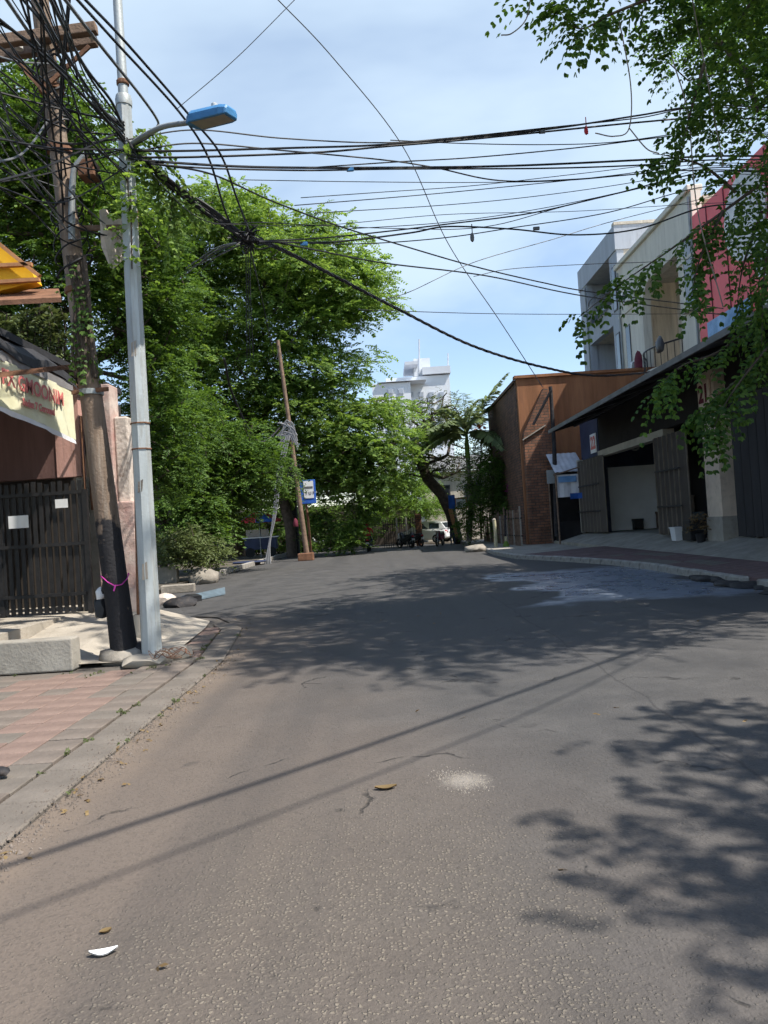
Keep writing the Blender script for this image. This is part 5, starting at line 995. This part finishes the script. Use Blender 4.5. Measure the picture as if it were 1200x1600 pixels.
fh = thing('far_house', 'white house with an orange tiled roof glimpsed behind the palm', 'house', (8, 60, 0)); D = 58
MB().box((3.2, 58, 0), (12, 68, 5.2)).build('wall', MT['stained'], fh); m = MB(); m.prism([(2.8, 57.6, 5.2), (12.4, 57.6, 5.2), (12.4, 63, 6.6), (2.8, 63, 6.6)], (0, 0, .15)); m.build('roof', MT['sheet'], fh)
for x in (4.0, 6.2, 8.6): f = MB().box((x, 57.95, 2.6), (x + 1.1, 57.99, 4.2)).build('window', MT['frame_dark'], fh); MB().box((x + .1, 57.93, 2.7), (x + 1.0, 57.949, 4.1)).build('pane', MT['glass'], f)
wl = MB().box((-16, 58, 0), (2.5, 58.3, 3.2)).build('garden_wall', MT['shutter'], origin=(-6, 58, 0)); tag(wl, 'shaded grey garden wall closing the street behind the trees', 'wall')
lh = thing('verge_house', 'shaded house wall deep behind the left trees', 'house', (-12, 40, 0)); MB().box((-20, 44, 0), (-9.5, 52, 6)).build('wall', MT['shutter'], lh); MB().box((-20.4, 43.6, 6.002), (-9.1, 52.4, 6.3)).build('roof', MT['roof_tile'], lh)  # wall colour darkened to carry the shade under the trees
bt2 = MB(); broad_tree('backdrop_tree', 'round dark tree standing behind the far pole and stall', 'tree', (-1.5, 54, 0), [(-1.5, 54, 0), (-1.5, 54, 2.4), (-1.7, 54, 4)], .25, [((-2.5, 54, 5.5), (3.6, 2, 2.6)), ((-9, 54, 6), (4.5, 2, 3.5)), ((2.2, 60, 4.5), (2.5, 1.5, 2.5))], 170, 15, .9, .65, .055, .2, 4, 'leaf_dark', mind=.7, seed=28)

# left verge: kerb island, slabs, rubble
isl = MB().prism([(-6.45, 27.5, -.05), (-6.15, 47.5, -.05), (-14, 49, -.05), (-14, 15.9, -.05), (-6.1, 15.95, -.05)], (0, 0, .17)).build('verge', MT['earth']); isl['kind'] = 'structure'
y = 27.8
while y < 47:
    x = -6.42 + (y - 27.5) * .0155; o = put('kerb_stone', ks, None, isl, (x + .1, y, .0)); y += .6
rg_ = random.Random(4)
def rock(px, py, r, mat, label, cat='rock', group=None, seed=0, z=0.0):
    g = G(px, py, z); tag(lump(g + Vector((0, 0, r[2] * .4)), r, seed=seed).build(cat.replace(' ', '_'), MT[mat], smooth=True, origin=tuple(g)), label, cat, group)
rock(318, 912, (.50, .4, .36), 'stone', 'weathered grey brown boulder on the left verge', 'boulder', seed=51)
rock(282, 948, (.38, .3, .16), 'pole_black', 'heap of black rubbish at the edge of the left verge', 'rubbish heap', seed=52)
rock(258, 944, (.28, .25, .18), 'white_old', 'pale rubbish bag beside the lamp post on the verge', 'rubbish bag', seed=53)
rock(300, 940, (.25, .2, .14), 'plastic', 'small black rubbish bag on the left verge', 'rubbish bag', seed=54)
g = G(250, 918); cb_ = MB().box((g.x - .55, g.y, 0), (g.x + .5, g.y + .5, .62), rz=.1).build('concrete_block', MT['concrete'], origin=tuple(g), bevel=.03); tag(cb_, 'square concrete block lying on the verge right of the lamp post', 'block')
g = G(290, 926); tag(MB().box((g.x - .7, g.y, 0), (g.x + .2, g.y + .4, .22), rz=.15).build('concrete_slab', MT['stone'], origin=tuple(g), bevel=.02), 'pale broken slab between the concrete block and the rubbish', 'slab')
a, b_ = G(305, 940), G(352, 930); d_ = (b_ - a); m = MB(); m.prism([a + Vector((0, 0, .02)), b_ + Vector((0, 0, .02)), b_ + Vector((-.1, .45, .14)), a + Vector((-.1, .45, .12))], (0, .03, .03)); tag(m.build('blue_board', MT['tarp_blue'], origin=tuple(a)), 'dull blue board leaning on rubble at the edge of the road', 'board')
g = G(388, 880, .12); tag(MB().lathe([(.05, 0), (.75, 0), (.8, .04), (.75, .07), (.05, .07)], g + Vector((0, .3, .01)), 20).build('round_cover', MT['navy'], smooth=True, origin=tuple(g)), 'dark blue round cover lying on the left verge', 'cover')
g = G(328, 902, .1); tag(MB().tube([g, g + Vector((-.05, 0, .75)), g + Vector((-.12, 0, 1.2))], [.05, .045, .03], 6).build('pale_stake', MT['post_yellow'], origin=tuple(g)), 'pale stake standing beside the weathered boulder', 'stake')

# far leaning poles, sign, hanging cable bundles
g = G(481, 876); D = g.y
fp = thing('far_pole', 'brown leaning utility pole beside the blue sign', 'pole', tuple(g)); MB().tube([g, P(466, 770, D), P(451, 655, D), P(434, 532, D)], [.13, .12, .10, .085], 10).build('shaft', MT['wood'], fp, smooth=True); MB().box((g.x - .45, g.y - .3, 0), (g.x + .3, g.y + .3, .38)).build('footing', MT['rust'], fp, bevel=.04)
for k, (yy, wd) in enumerate(((680, 24), (668, 20), (735, 16))):
    m = MB(); r2 = random.Random(k)
    for i in range(9):
        x0 = 451 + (yy - 655) * .13; m.tube(catmull([P(x0 - r2.uniform(4, wd), yy + r2.uniform(-8, 26), D - .3), P(x0 + r2.uniform(-6, 6), yy + r2.uniform(-12, 4), D - .35), P(x0 + r2.uniform(2, 12), yy + r2.uniform(4, 24), D - .3)], 6), .035, 5)
    m.build('cable_loops', MT['cable_white' if k < 2 else 'cable'], fp, smooth=True)
g2 = G(463, 868); fp2 = thing('dark_pole', 'dark utility pole standing behind the brown leaning one', 'pole', tuple(g2)); MB().tube([g2, P(456, 750, g2.y), P(447, 630, g2.y)], [.26, .22, .18], 10).build('shaft', MT['pole_black'], fp2, smooth=True); MB().box(tuple(P(440, 700, g2.y) - Vector((.2, .3, .5))), tuple(P(452, 690, g2.y) + Vector((.2, -.1, .5)))).build('junction_box', MT['galv_dark'], fp2, bevel=.02)
for i in range(5):
    o_ = (i - 2) * 1.3; cable([P(450 + o_, 680, D - .5), P(437 + o_ * 1.5, 740, D - .6), P(428 + o_ * .7, 810, D - .6), P(421 + o_ * .3, 850, D - .7), P(418 + o_ * 2, 886 + i, D - .9)], .035, f'{["leftmost", "second", "third", "fourth", "rightmost"][i]} of the five pale cables hanging from the far pole to the ground', 'cables hanging from the far pole', mat='cable_white' if i % 2 == 0 else 'cable_grey')
cable([P(451, 655, D), P(405, 690, D - 1), P(365, 620, D - 3), P(350, 560, 30)], .05, 'dark cable looping up left from the far pole into the tree')
cable([P(388, 378, 10.4), P(410, 470, 18), P(430, 560, 28), P(436, 540, D)], .014, 'black cable running from the wire knot to the far pole')
sg = thing('blue_sign', 'blue sign board with a white panel reading TUP beside the far pole', 'sign', tuple(G(487, 873))); ds = D + .4
MB().tube([G(487, 873), P(480, 800, ds), P(477, 780, ds)], .06, 8).build('post', MT['rust'], sg); a, b_ = P(469, 788, ds - .1), P(492, 749, ds - .1)
bd_ = MB().box((a.x, ds - .12, a.z), (b_.x, ds - .05, b_.z)).build('board', MT['blue'], sg, bevel=.02); a, b_ = P(475.5, 779, ds - .12), P(489, 751, ds - .12); MB().box((a.x, ds - .145, a.z), (b_.x, ds - .121, b_.z)).build('white_panel', MT['white_paint'], bd_)
face_text('T U P', ((a.x + b_.x) / 2 + .05, ds - .155, a.z + .24), .20, MT['grey_ink'], bd_, 'lettering', .006, '-Y'); MB().box((a.x + .03, ds - .155, a.z + .48), (b_.x - .03, ds - .146, a.z + .58)).build('black_bar', MT['grey_ink'], bd_)

# ------------------------------------------------------------------ vehicles, people, stall
def motorbike(label, loc, rz, col, group=None):
    t = thing('motorbike', label, 'motorbike', loc, group, rz)
    for y in (-.62, .62):
        pts = [(0, y + math.cos(a) * .25, .28 + math.sin(a) * .25) for a in np.linspace(0, 2 * math.pi, 20)]
        wv = MB().tube(pts, .05, 8, cap=False).build('wheel', MT['tyre'], t, smooth=True, local=True); MB().lathe([(.02, -.03), (.12, -.02), (.12, .02), (.02, .03)], (0, y, .28), 14, 'X').build('rim', MT['plastic'], wv, local=True)
    prof = [(-.75, .62), (-.55, .50), (-.15, .38), (.15, .36), (.30, .55), (.42, .82), (.36, .95), (.22, .80), (.10, .60), (-.20, .66), (-.55, .74), (-.78, .74)]
    MB().prism([(-.13, y, z) for y, z in prof], (.26, 0, 0)).build('body', MT[col], t, bevel=.03, local=True)
    MB().prism([(-.12, y, z) for y, z in ((-.72, .745), (-.1, .68), (.06, .72), (-.08, .80), (-.66, .84))], (.24, 0, 0)).build('seat', MT['plastic'], t, bevel=.03, local=True)
    MB().tube([(-.32, .26, 1.02), (-.2, .34, .98), (.2, .34, .98), (.32, .26, 1.02)], .018, 6).build('handlebar', MT['plastic'], t, local=True); MB().tube([(0, .36, .9), (0, .62, .3)], .05, 8).build('fork', MT['galv_dark'], t, local=True)
    MB().prism([(-.09, .42, .80), (.09, .42, .80), (.07, .46, .93), (-.07, .46, .93)], (0, .05, -.01)).build('headlight', MT['lens'], t, local=True); MB().prism([(-.07, -.80, .66), (.07, -.80, .66), (.06, -.82, .74), (-.06, -.82, .74)], (0, .05, 0)).build('tail_light', MT['red'], t, local=True)
    MB().prism([(-.06, .4, .58), (.06, .4, .58), (.06, .95, .52), (-.06, .95, .52), (-.06, .62, .62), (.06, .62, .62)][:4], (0, 0, .03)).build('mudguard', MT[col], t, local=True)
    MB().tube([(.14, -.1, .26), (.16, -.7, .34)], [.03, .05], 8).build('exhaust', MT['galv_dark'], t, local=True); MB().bar((-.10, -.83, .50), (.10, -.83, .50), .02, .12).build('number_plate', MT['white_paint'], t, local=True)
    return t
def skin_body(name, joints, edges, mat, parent, sub=1):
    me = bpy.data.meshes.new(name); me.from_pydata([j[0] for j in joints], edges, []); o = bpy.data.objects.new(name, me); COL.objects.link(o)
    o.modifiers.new('s', 'SKIN'); 
    for i, j in enumerate(joints): me.skin_vertices[0].data[i].radius = (j[1], j[1] * (j[2] if len(j) > 2 else 1))
    me.skin_vertices[0].data[0].use_root = True; sm = o.modifiers.new('u', 'SUBSURF'); sm.levels = sm.render_levels = sub
    bpy.context.view_layer.update(); nm = bpy.data.meshes.new_from_object(o.evaluated_get(bpy.context.evaluated_depsgraph_get())); bpy.data.objects.remove(o); bpy.data.meshes.remove(me)
    nm.name = name; nm.materials.clear(); nm.polygons.foreach_set('use_smooth', [True] * len(nm.polygons)); return put(name, nm, mat, parent)
def person(label, loc, rz, seated, top, legs, helmet=None):
    t = thing('person', label, 'person', loc, None, rz); h = 0.0
    if seated: J = [((0, -.18, .86), .13), ((0, -.16, 1.05), .13), ((0, -.10, 1.30), .15), ((0, -.08, 1.40), .06), ((0, -.06, 1.48), .055), ((.17, -.08, 1.34), .06), ((.26, .02, 1.12), .05), ((.27, .24, 1.04), .04), ((-.17, -.08, 1.34), .06), ((-.26, .02, 1.12), .05), ((-.27, .24, 1.04), .04),
                    ((.12, -.12, .84), .09), ((.17, .20, .72), .07), ((.16, .10, .34), .05), ((.16, .22, .30), .04), ((-.12, -.12, .84), .09), ((-.17, .20, .72), .07), ((-.16, .10, .34), .05), ((-.16, .22, .30), .04)]
    else: J = [((0, 0, .92), .12), ((0, 0, 1.12), .12), ((0, 0, 1.36), .15), ((0, 0, 1.45), .06), ((0, .01, 1.52), .055), ((.18, 0, 1.40), .06), ((.24, .02, 1.14), .05), ((.23, .10, .90), .035), ((-.18, 0, 1.40), .06), ((-.24, .02, 1.14), .05), ((-.23, .10, .90), .035),
               ((.10, 0, .88), .09), ((.11, .03, .48), .065), ((.11, 0, .08), .045), ((.11, .14, .04), .035), ((-.10, 0, .88), .09), ((-.12, .05, .48), .065), ((-.13, 0, .08), .045), ((-.13, .14, .04), .035)]
    E = [(0, 1), (1, 2), (2, 3), (3, 4), (2, 5), (5, 6), (6, 7), (2, 8), (8, 9), (9, 10), (0, 11), (11, 12), (12, 13), (13, 14), (0, 15), (15, 16), (16, 17), (17, 18)]
    b = skin_body('body', J, E, MT[top], t); b.data.materials.append(MT[legs]); b.data.materials.append(MT['skin'])
    hp = 0.9 if not seated else .86
    for p in b.data.polygons:
        c = p.center; z = c.z
        if z < hp + .02 and not (abs(c.x) > .2 and z > .8): p.material_index = 1
        if z > (1.40 if seated else 1.45) or (abs(c.x) > .2 and (z < 1.08)) and z > .8: p.material_index = 2
    hz = J[4][0][2] + .10; hy = J[4][0][1] + .01
    hd = MB().lathe([(.02, -.12), (.06, -.10), (.078, -.04), (.083, .02), (.075, .08), (.045, .115), (.01, .125)], (0, hy, hz), 14).build('head', MT['skin'], t, smooth=True, local=True)
    if helmet: MB().lathe([(.105, -.05), (.118, .0), (.115, .06), (.085, .12), (.03, .15)], (0, hy - .01, hz), 14).build('helmet', MT[helmet], t, smooth=True, local=True)
    else: MB().lathe([(.087, .02), (.09, .06), (.07, .115), (.02, .14)], (0, hy - .015, hz), 14).build('hair', MT['black_cloth'], t, smooth=True, local=True)
    MB().add([(-.012, hy + .075, hz - .01), (.012, hy + .075, hz - .01), (0, hy + .105, hz - .02), (0, hy + .078, hz + .03)], [(0, 1, 2), (0, 2, 3), (1, 3, 2)]).build('nose', MT['skin'], hd, local=True)
    for s_ in (-1, 1):
        hv = J[7 if s_ > 0 else 10][0]
        for q in range(4): MB().tube([(hv[0] + (q - 1.5) * .018, hv[1] + .01, hv[2] - .02), (hv[0] + (q - 1.5) * .02, hv[1] + .05, hv[2] - .05), (hv[0] + (q - 1.5) * .02, hv[1] + .05, hv[2] - .085)], .009, 5).build('finger', MT['skin'], t, local=True)
        MB().tube([(hv[0] - s_ * .03, hv[1], hv[2] - .01), (hv[0] - s_ * .055, hv[1] + .03, hv[2] - .04)], .010, 5).build('thumb', MT['skin'], t, local=True)
    return t
g = G(577, 862); motorbike('motorbike ridden away by the person in red', tuple(g), R(-4), 'plastic'); person('person in a red top riding a motorbike away down the road', tuple(g), R(-4), True, 'red', 'denim', 'red')
g = G(708, 851, .0); person('person in black standing under the leaning tree', (g.x, g.y, .0), R(150), False, 'black_cloth', 'denim')
g = G(650, 854); motorbike('dark motorbike parked in front of the white car', (g.x, g.y, 0), R(30), 'plastic'); g = G(688, 853); motorbike('motorbike with a red panel parked beside the white car', (g.x, g.y, 0), R(160), 'maroon')
g = G(634, 856); motorbike('black motorbike at the dark gate left of the white car', (g.x, g.y, 0), R(35), 'plastic')
g = G(420, 868); motorbike('white motorbike parked under the red and blue parasol', (g.x - .2, g.y + 1.0, 0), R(75), 'white_paint'); motorbike('red motorbike parked beside the dark far pole', (g.x + 1.2, g.y + 1.6, 0), R(95), 'red')
g = G(496, 858); motorbike('white motorbike parked right of the blue sign', (g.x, g.y, 0), R(80), 'white_paint')
# white car
g = G(667, 849); ct = thing('white_car', 'white hatchback car parked at the far bend behind the motorbikes', 'car', (g.x, g.y + .6, 0), None, R(58))
def ring(y, hw, z0, z1): return [Vector((sx_ * hw * k, y, z)) for sx_, k, z in ((-1, .94, z0), (1, .94, z0), (1, 1, z0 + .15), (1, 1, z1 - .12), (1, .92, z1), (-1, .92, z1), (-1, 1, z1 - .12), (-1, 1, z0 + .15))]
MB().loft([ring(-2.0, .70, .40, .80), ring(-1.9, .80, .30, .92), ring(-1.2, .85, .24, .98), ring(.6, .85, .24, .98), ring(1.5, .83, .26, .90), ring(1.95, .74, .32, .78), ring(2.05, .62, .38, .68)]).build('body', MT['car_white'], ct, bevel=.02, local=True)
def cring(y, hw, z0, z1, k): return [Vector((-hw, y, z0)), Vector((hw, y, z0)), Vector((hw * k, y, z1)), Vector((-hw * k, y, z1))]
cbn = MB().loft([cring(-1.95, .72, .95, 1.0, .98), cring(-1.6, .76, .95, 1.42, .82), cring(-.6, .78, .96, 1.56, .80), cring(.2, .78, .96, 1.52, .80), cring(1.05, .76, .93, .98, .98)]).build('cabin', MT['car_white'], ct, bevel=.03, local=True)
for s_ in (-1, 1):
    for (a, b_, c, d_) in ((-1.5, -.7, -1.45, -.68), (-.6, .15, -.58, .12)): MB().add([(s_ * .765, a, 1.02), (s_ * .765, b_, 1.02), (s_ * .665, d_, 1.42), (s_ * .665, c, 1.36)], [(0, 1, 2, 3)]).build('side_window', MT['glass'], cbn, local=True)
    MB().prism([(s_ * .45, 1.93, .62), (s_ * .70, 1.80, .62), (s_ * .70, 1.78, .74), (s_ * .45, 1.92, .74)], (0, .06, 0)).build('headlight', MT['lens'], ct, local=True); MB().prism([(s_ * .55, -2.02, .66), (s_ * .74, -1.95, .66), (s_ * .74, -1.95, .88), (s_ * .55, -2.02, .88)], (0, .03, 0)).build('tail_light', MT['red'], ct, local=True)
    MB().box((s_ * .86 - .06, .55, .98), (s_ * .86 + .06, .70, 1.10)).build('mirror', MT['car_white'], ct, bevel=.02, local=True)
    for y in (-1.25, 1.25):
        wv = MB().lathe([(.15, -.09), (.29, -.09), (.31, -.05), (.31, .05), (.29, .09), (.15, .09)], (s_ * .78, y, .31), 18, 'X').build('wheel', MT['tyre'], ct, local=True); MB().lathe([(.02, -.1), (.18, -.1), (.18, .1), (.02, .1)], (s_ * .785, y, .31), 14, 'X').build('rim', MT['galv_dark'], wv, local=True)
MB().add([(-.66, .98, 1.02), (.66, .98, 1.02), (.58, .28, 1.49), (-.58, .28, 1.49)], [(0, 1, 2, 3)]).build('windscreen', MT['glass'], cbn, local=True); MB().add([(-.62, -1.955, 1.06), (.62, -1.955, 1.06), (.58, -1.66, 1.40), (-.58, -1.66, 1.40)], [(0, 1, 2, 3)]).build('rear_window', MT['glass'], cbn, local=True)
# parasol stall behind the hanging cables
g = G(415, 872); g = Vector((g.x, 43.5, .12)); ps = thing('parasol', 'red and blue parasol of the street stall left of the far poles', 'parasol', tuple(g)); MB().tube([g, g + Vector((0, 0, 2.6))], .025, 6).build('pole', MT['galv_dark'], ps)
for k in range(8):
    a0_, a1_ = k * math.pi / 4, (k + 1) * math.pi / 4; c = g + Vector((0, 0, 2.65)); p1 = g + Vector((math.cos(a0_) * 1.25, math.sin(a0_) * 1.25, 2.1)); p2 = g + Vector((math.cos(a1_) * 1.25, math.sin(a1_) * 1.25, 2.1)); MB().add([c, p1, p2, p1 - Vector((0, 0, .15)), p2 - Vector((0, 0, .15))], [(0, 1, 2), (1, 3, 4, 2)]).build('panel', MT['red' if k % 2 else 'blue'], ps)
st_ = thing('food_cart', 'food cart with a pale counter under the parasol', 'cart', (g.x, g.y + .2, .12))
MB().box((g.x - .9, g.y, .55), (g.x + .9, g.y + .6, 1.2)).build('body', MT['navy'], st_, bevel=.02); MB().box((g.x - 1.0, g.y - .05, 1.202), (g.x + 1.0, g.y + .65, 1.26)).build('counter', MT['white_paint'], st_, bevel=.01); MB().box((g.x - .8, g.y + .1, 1.262), (g.x + .5, g.y + .5, 1.7)).build('glass_case', MT['glass2'], st_)
for s_ in (-1, 1): MB().lathe([(.05, -.03), (.28, -.03), (.28, .03), (.05, .03)], (g.x + s_ * .6, g.y - .03, .40), 16, 'Y').build('wheel', MT['tyre'], st_)
a = P(462, 818, D - .4); tag(lump(a, (.13, .12, .26), seed=61).build('red_jacket', MT['maroon'], smooth=True, origin=tuple(a)), 'dark red jacket hanging on the dark far pole', 'jacket')
# bollards, signs near the bend
g = G(775, 855, .14); b1 = thing('pale_post', 'pale round post on the pavement before the brick house', 'post', tuple(g)); MB().tube([g, P(774, 830, g.y), P(772, 813, g.y)], [.085, .08, .08], 12).build('shaft', MT['post_yellow'], b1, smooth=True); MB().lathe([(.08, 0), (.09, .03), (.05, .08), (.02, .09)], P(772, 813, g.y), 12).build('cap', MT['concrete'], b1, smooth=True)
g = G(791, 854, .14); b2 = thing('short_post', 'shorter weathered yellow post with a flared foot right of the pale post', 'post', tuple(g)); MB().tube([g, P(790, 838, g.y)], [.07, .06], 10).build('shaft', MT['post_yellow'], b2, smooth=True); MB().lathe([(.16, 0), (.15, .06), (.08, .22), (.07, .25)], g, 12).build('foot', MT['leaf_lime'], b2, smooth=True); MB().tube([P(790, 838, g.y), P(789, 805, g.y)], .05, 8).build('upper_shaft', MT['pole_black'], b2)
g = G(744, 862, .0); tag(lump(g + Vector((0, 0, .12)), (.55, .5, .22), seed=71).build('kerb_rock', MT['stone'], smooth=True, origin=tuple(g)), 'grey stone lying where the right kerb bends away', 'rock')
fs = thing('framed_sign', 'small white framed sign on a thin post near the leaning tree', 'sign', tuple(G(731, 846, .14))); ds = 46.5
MB().tube([G(731, 846, .14), P(728, 790, ds)], .04, 6).build('post', MT['galv_dark'], fs); a, b_ = P(711, 796, ds - .05), P(729, 777, ds - .05)
fr = MB().box((a.x, ds - .1, a.z), (b_.x, ds - .04, b_.z)).build('frame', MT['orange_wood'], fs); MB().box((a.x + .08, ds - .12, a.z + .08), (b_.x - .08, ds - .101, b_.z - .08)).build('panel', MT['white_paint'], fr); MB().box((a.x + .14, ds - .135, a.z + .14), (a.x + .34, ds - .121, a.z + .42)).build('mark', MT['grey_ink'], fr)
a = P(706, 785, 46.3); m = MB(); vv = [(a.x - .2 + .4 * i / 4, 46.3 + .05 * math.sin(i * 1.7), a.z + z) for z in (-.5, .45) for i in range(5)]; m.add(vv, [(i, i + 1, i + 6, i + 5) for i in range(4)]); tag(m.build('blue_banner', MT['blue'], origin=tuple(a)), 'small blue cloth banner beside the leaning trunk', 'banner')
a = P(706, 818, 46.2); m = MB(); vv = [P(700, 795, 46.2), P(707, 795, 46.2), P(716, 838, 46.2), P(712, 840, 46.2)]; m.prism(vv, (0, .04, 0)); tag(m.build('orange_banner', MT['orange_wood'], origin=tuple(a)), 'narrow orange feather banner leaning by the trunk', 'banner')
# dark gate with posts left of the car
gg = thing('black_gate', 'black railing gate with pale posts left of the parked car', 'gate', (1.4, 49, 0))
for i in range(14): x = -.1 + i * .145; MB().bar((x, 49, .0), (x, 49, 1.75 + .08 * (i % 2)), .04, .04, (0, 1, 0)).build('bar', MT['black_paint'], gg)
for z in (.3, 1.5): MB().bar((-.1, 49, z), (1.95, 49, z), .05, .05).build('rail', MT['black_paint'], gg)
for x in (.75, 1.35): MB().tube([(x, 48.9, 0), (x, 48.9, 1.9)], .05, 8).build('post', MT['white_old'], gg)
MB().box((1.95, 49.1, 0), (2.35, 49.5, 2.05)).build('pier', MT['brick_brown'], gg, bevel=.03)

# ------------------------------------------------------------------ litter and small things on the ground
def flat_leaf(px, py, ln, wd, rz, mat, label, cat, name, curl=.3):
    g = G(px, py, .004); g.z = .012 * math.sin(math.pi * (g.x + 2.02) / 8.32) + .002; m = MB(); vv = []; n = 6; R_ = Matrix.Rotation(rz, 3, 'Z')
    for i in range(n + 1):
        u = i / n - .5; w_ = wd * math.cos(u * math.pi * .95) + .002
        for s_ in (-1, 0, 1): vv.append(g + R_ @ Vector((u * ln, s_ * w_, .006 + curl * ln * u * u + .25 * wd * abs(s_))))
    m.add(vv, [(i * 3 + q, i * 3 + q + 1, (i + 1) * 3 + q + 1, (i + 1) * 3 + q) for i in range(n) for q in range(2)]); m.add([v - Vector((0, 0, .004)) for v in vv], [(i * 3 + q, (i + 1) * 3 + q, (i + 1) * 3 + q + 1, i * 3 + q + 1) for i in range(n) for q in range(2)])
    tag(m.build(name, MT[mat], smooth=True, origin=tuple(g)), label, cat)
flat_leaf(603, 1234, .125, .028, .1, 'leaf_dry', 'flat dry leaf in the middle of the road', 'leaf', 'fallen_leaf', .25)
flat_leaf(165, 1457, .045, .014, .6, 'leaf_dry', 'small brown leaf beside the white paper scrap', 'leaf', 'fallen_leaf', .1)
flat_leaf(162, 1492, .10, .020, .25, 'paper', 'curled white paper scrap on the near asphalt', 'paper', 'paper_scrap', .45)
g = G(4, 1211, .04); tag(lump(g + Vector((-.02, 0, .02)), (.075, .05, .035), seed=81).build('black_stone', MT['pole_black'], smooth=True, origin=tuple(g)), 'black lump of stone on the left pavement edge', 'stone')
# loose grit on the worn asphalt, one mass
n = 3600; gx = rng.normal(-.55, .8, n); gy = 2.0 + np.abs(rng.normal(0, 1.5, n)); keep = (gx > -1.95) & (gx < 4); gx, gy = gx[keep], gy[keep]; m = MB(); V = []; Fc = []
for i in range(len(gx)):
    r_ = random.uniform(.0015, .0042) * (1.4 if random.random() < .06 else 1); a = random.uniform(0, 6.28); b0 = len(V); zz = .012 * math.sin(math.pi * min(1, max(0, (gx[i] + 2.02) / 8.32)))
    for k in range(4): V.append((gx[i] + math.cos(a + k * 1.57) * r_ * random.uniform(.7, 1.3), gy[i] + math.sin(a + k * 1.57) * r_, zz - .001))
    V.append((gx[i], gy[i], zz + r_ * 1.1)); Fc += [(b0, b0 + 1, b0 + 4), (b0 + 1, b0 + 2, b0 + 4), (b0 + 2, b0 + 3, b0 + 4), (b0 + 3, b0, b0 + 4)]
me = bpy.data.meshes.new('gravel'); me.from_pydata(V, [], Fc); tag(put('gravel', me, MT['paver_grey']), 'loose pale grit scattered over the near asphalt', 'gravel', kind='stuff')
g0 = G(727, 1222); V = []; Fc = []
for i in range(620):
    q = random.choice(((0, 0, 1), (0, 0, 1), (.07, -.05, .6), (-.09, .10, .7))); x, y = g0.x + q[0] + random.gauss(0, .06) * q[2], g0.y + q[1] + random.gauss(0, .11) * q[2]; r_ = random.uniform(.002, .005); b0 = len(V); zz = .012 * math.sin(math.pi * (x + 2.02) / 8.32)
    for k in range(3): V.append((x + math.cos(k * 2.09 + i) * r_, y + math.sin(k * 2.09 + i) * r_, zz - .001))
    V.append((x, y, zz + r_ * 1.2)); Fc += [(b0, b0 + 1, b0 + 3), (b0 + 1, b0 + 2, b0 + 3), (b0 + 2, b0, b0 + 3)]
me = bpy.data.meshes.new('spilt_sand'); me.from_pydata(V, [], Fc); tag(put('spilt_sand', me, MT['concrete_pale']), 'small pale spill of sand in the middle of the road', 'sand', kind='stuff')

# weeds in the joints, dry leaves and crumbs along the kerbs
pos = []; d = []
for i in range(30):
    if i % 3: y = random.uniform(3.4, 12); x = at_y(LEFT, y) - random.choice((.0, .345, .345)) + random.gauss(0, .02)
    else: y = random.uniform(8.6, 9.2); x = random.uniform(-5, -2.6)
    for k in range(random.randint(2, 6)): pos.append([x + random.gauss(0, .02), y + random.gauss(0, .03), .012]); d.append([random.gauss(0, .5), random.gauss(0, .5), .8])
tag(leaf_cloud('weeds', np.array(pos), np.array(d), .035, .006, .022, 3, MT['leaf_olive']), 'tiny weeds sprouting in the joints of the left pavement', 'weeds', kind='stuff')
pos = []; d = []
for i in range(170):
    r_ = random.random()
    if r_ < .45: y = 3 + abs(random.gauss(0, 5)); x = at_y(LEFT, min(y, 13)) + abs(random.gauss(0, .16)) - .05; z = .012
    elif r_ < .7: y = random.uniform(10, 27); x = at_y(RIGHT, y) - abs(random.gauss(0, .18)); z = .008
    else: y = random.uniform(2.4, 24); x = random.uniform(-1.9, 6); z = .016
    pos.append([x, y, z]); d.append([random.gauss(0, 1), random.gauss(0, 1), .02])
tag(leaf_cloud('dry_leaves', np.array(pos), np.array(d), .004, .012, .045, 1, MT['leaf_dry'], droop=-.5, terminal=False), 'dry leaves blown along the kerbs of the road', 'leaves', kind='stuff')
V = []; Fc = []
for i in range(2600):
    y = 2.9 + abs(random.gauss(0, 4)); x = at_y(LEFT, min(13, y)) + random.gauss(.02, .10); r_ = random.uniform(.002, .009) * (1 if random.random() < .93 else 2); b0 = len(V); a = random.uniform(0, 6)
    for k in range(4): V.append((x + math.cos(a + k * 1.57) * r_ * random.uniform(.6, 1.4), y + math.sin(a + k * 1.57) * r_ * random.uniform(.6, 1.4), .002 if x > at_y(LEFT, min(13, y)) else .016))
    V.append((x + random.gauss(0, .3) * r_, y, .004 + r_ * random.uniform(.6, 1.2) + (0 if x > at_y(LEFT, min(13, y)) else .014))); Fc += [(b0, b0 + 1, b0 + 4), (b0 + 1, b0 + 2, b0 + 4), (b0 + 2, b0 + 3, b0 + 4), (b0 + 3, b0, b0 + 4)]
me = bpy.data.meshes.new('grit'); me.from_pydata(V, [], Fc); tag(put('grit', me, MT['paver_brown']), 'brown grit and crumbs gathered along the left kerb', 'grit', kind='stuff')
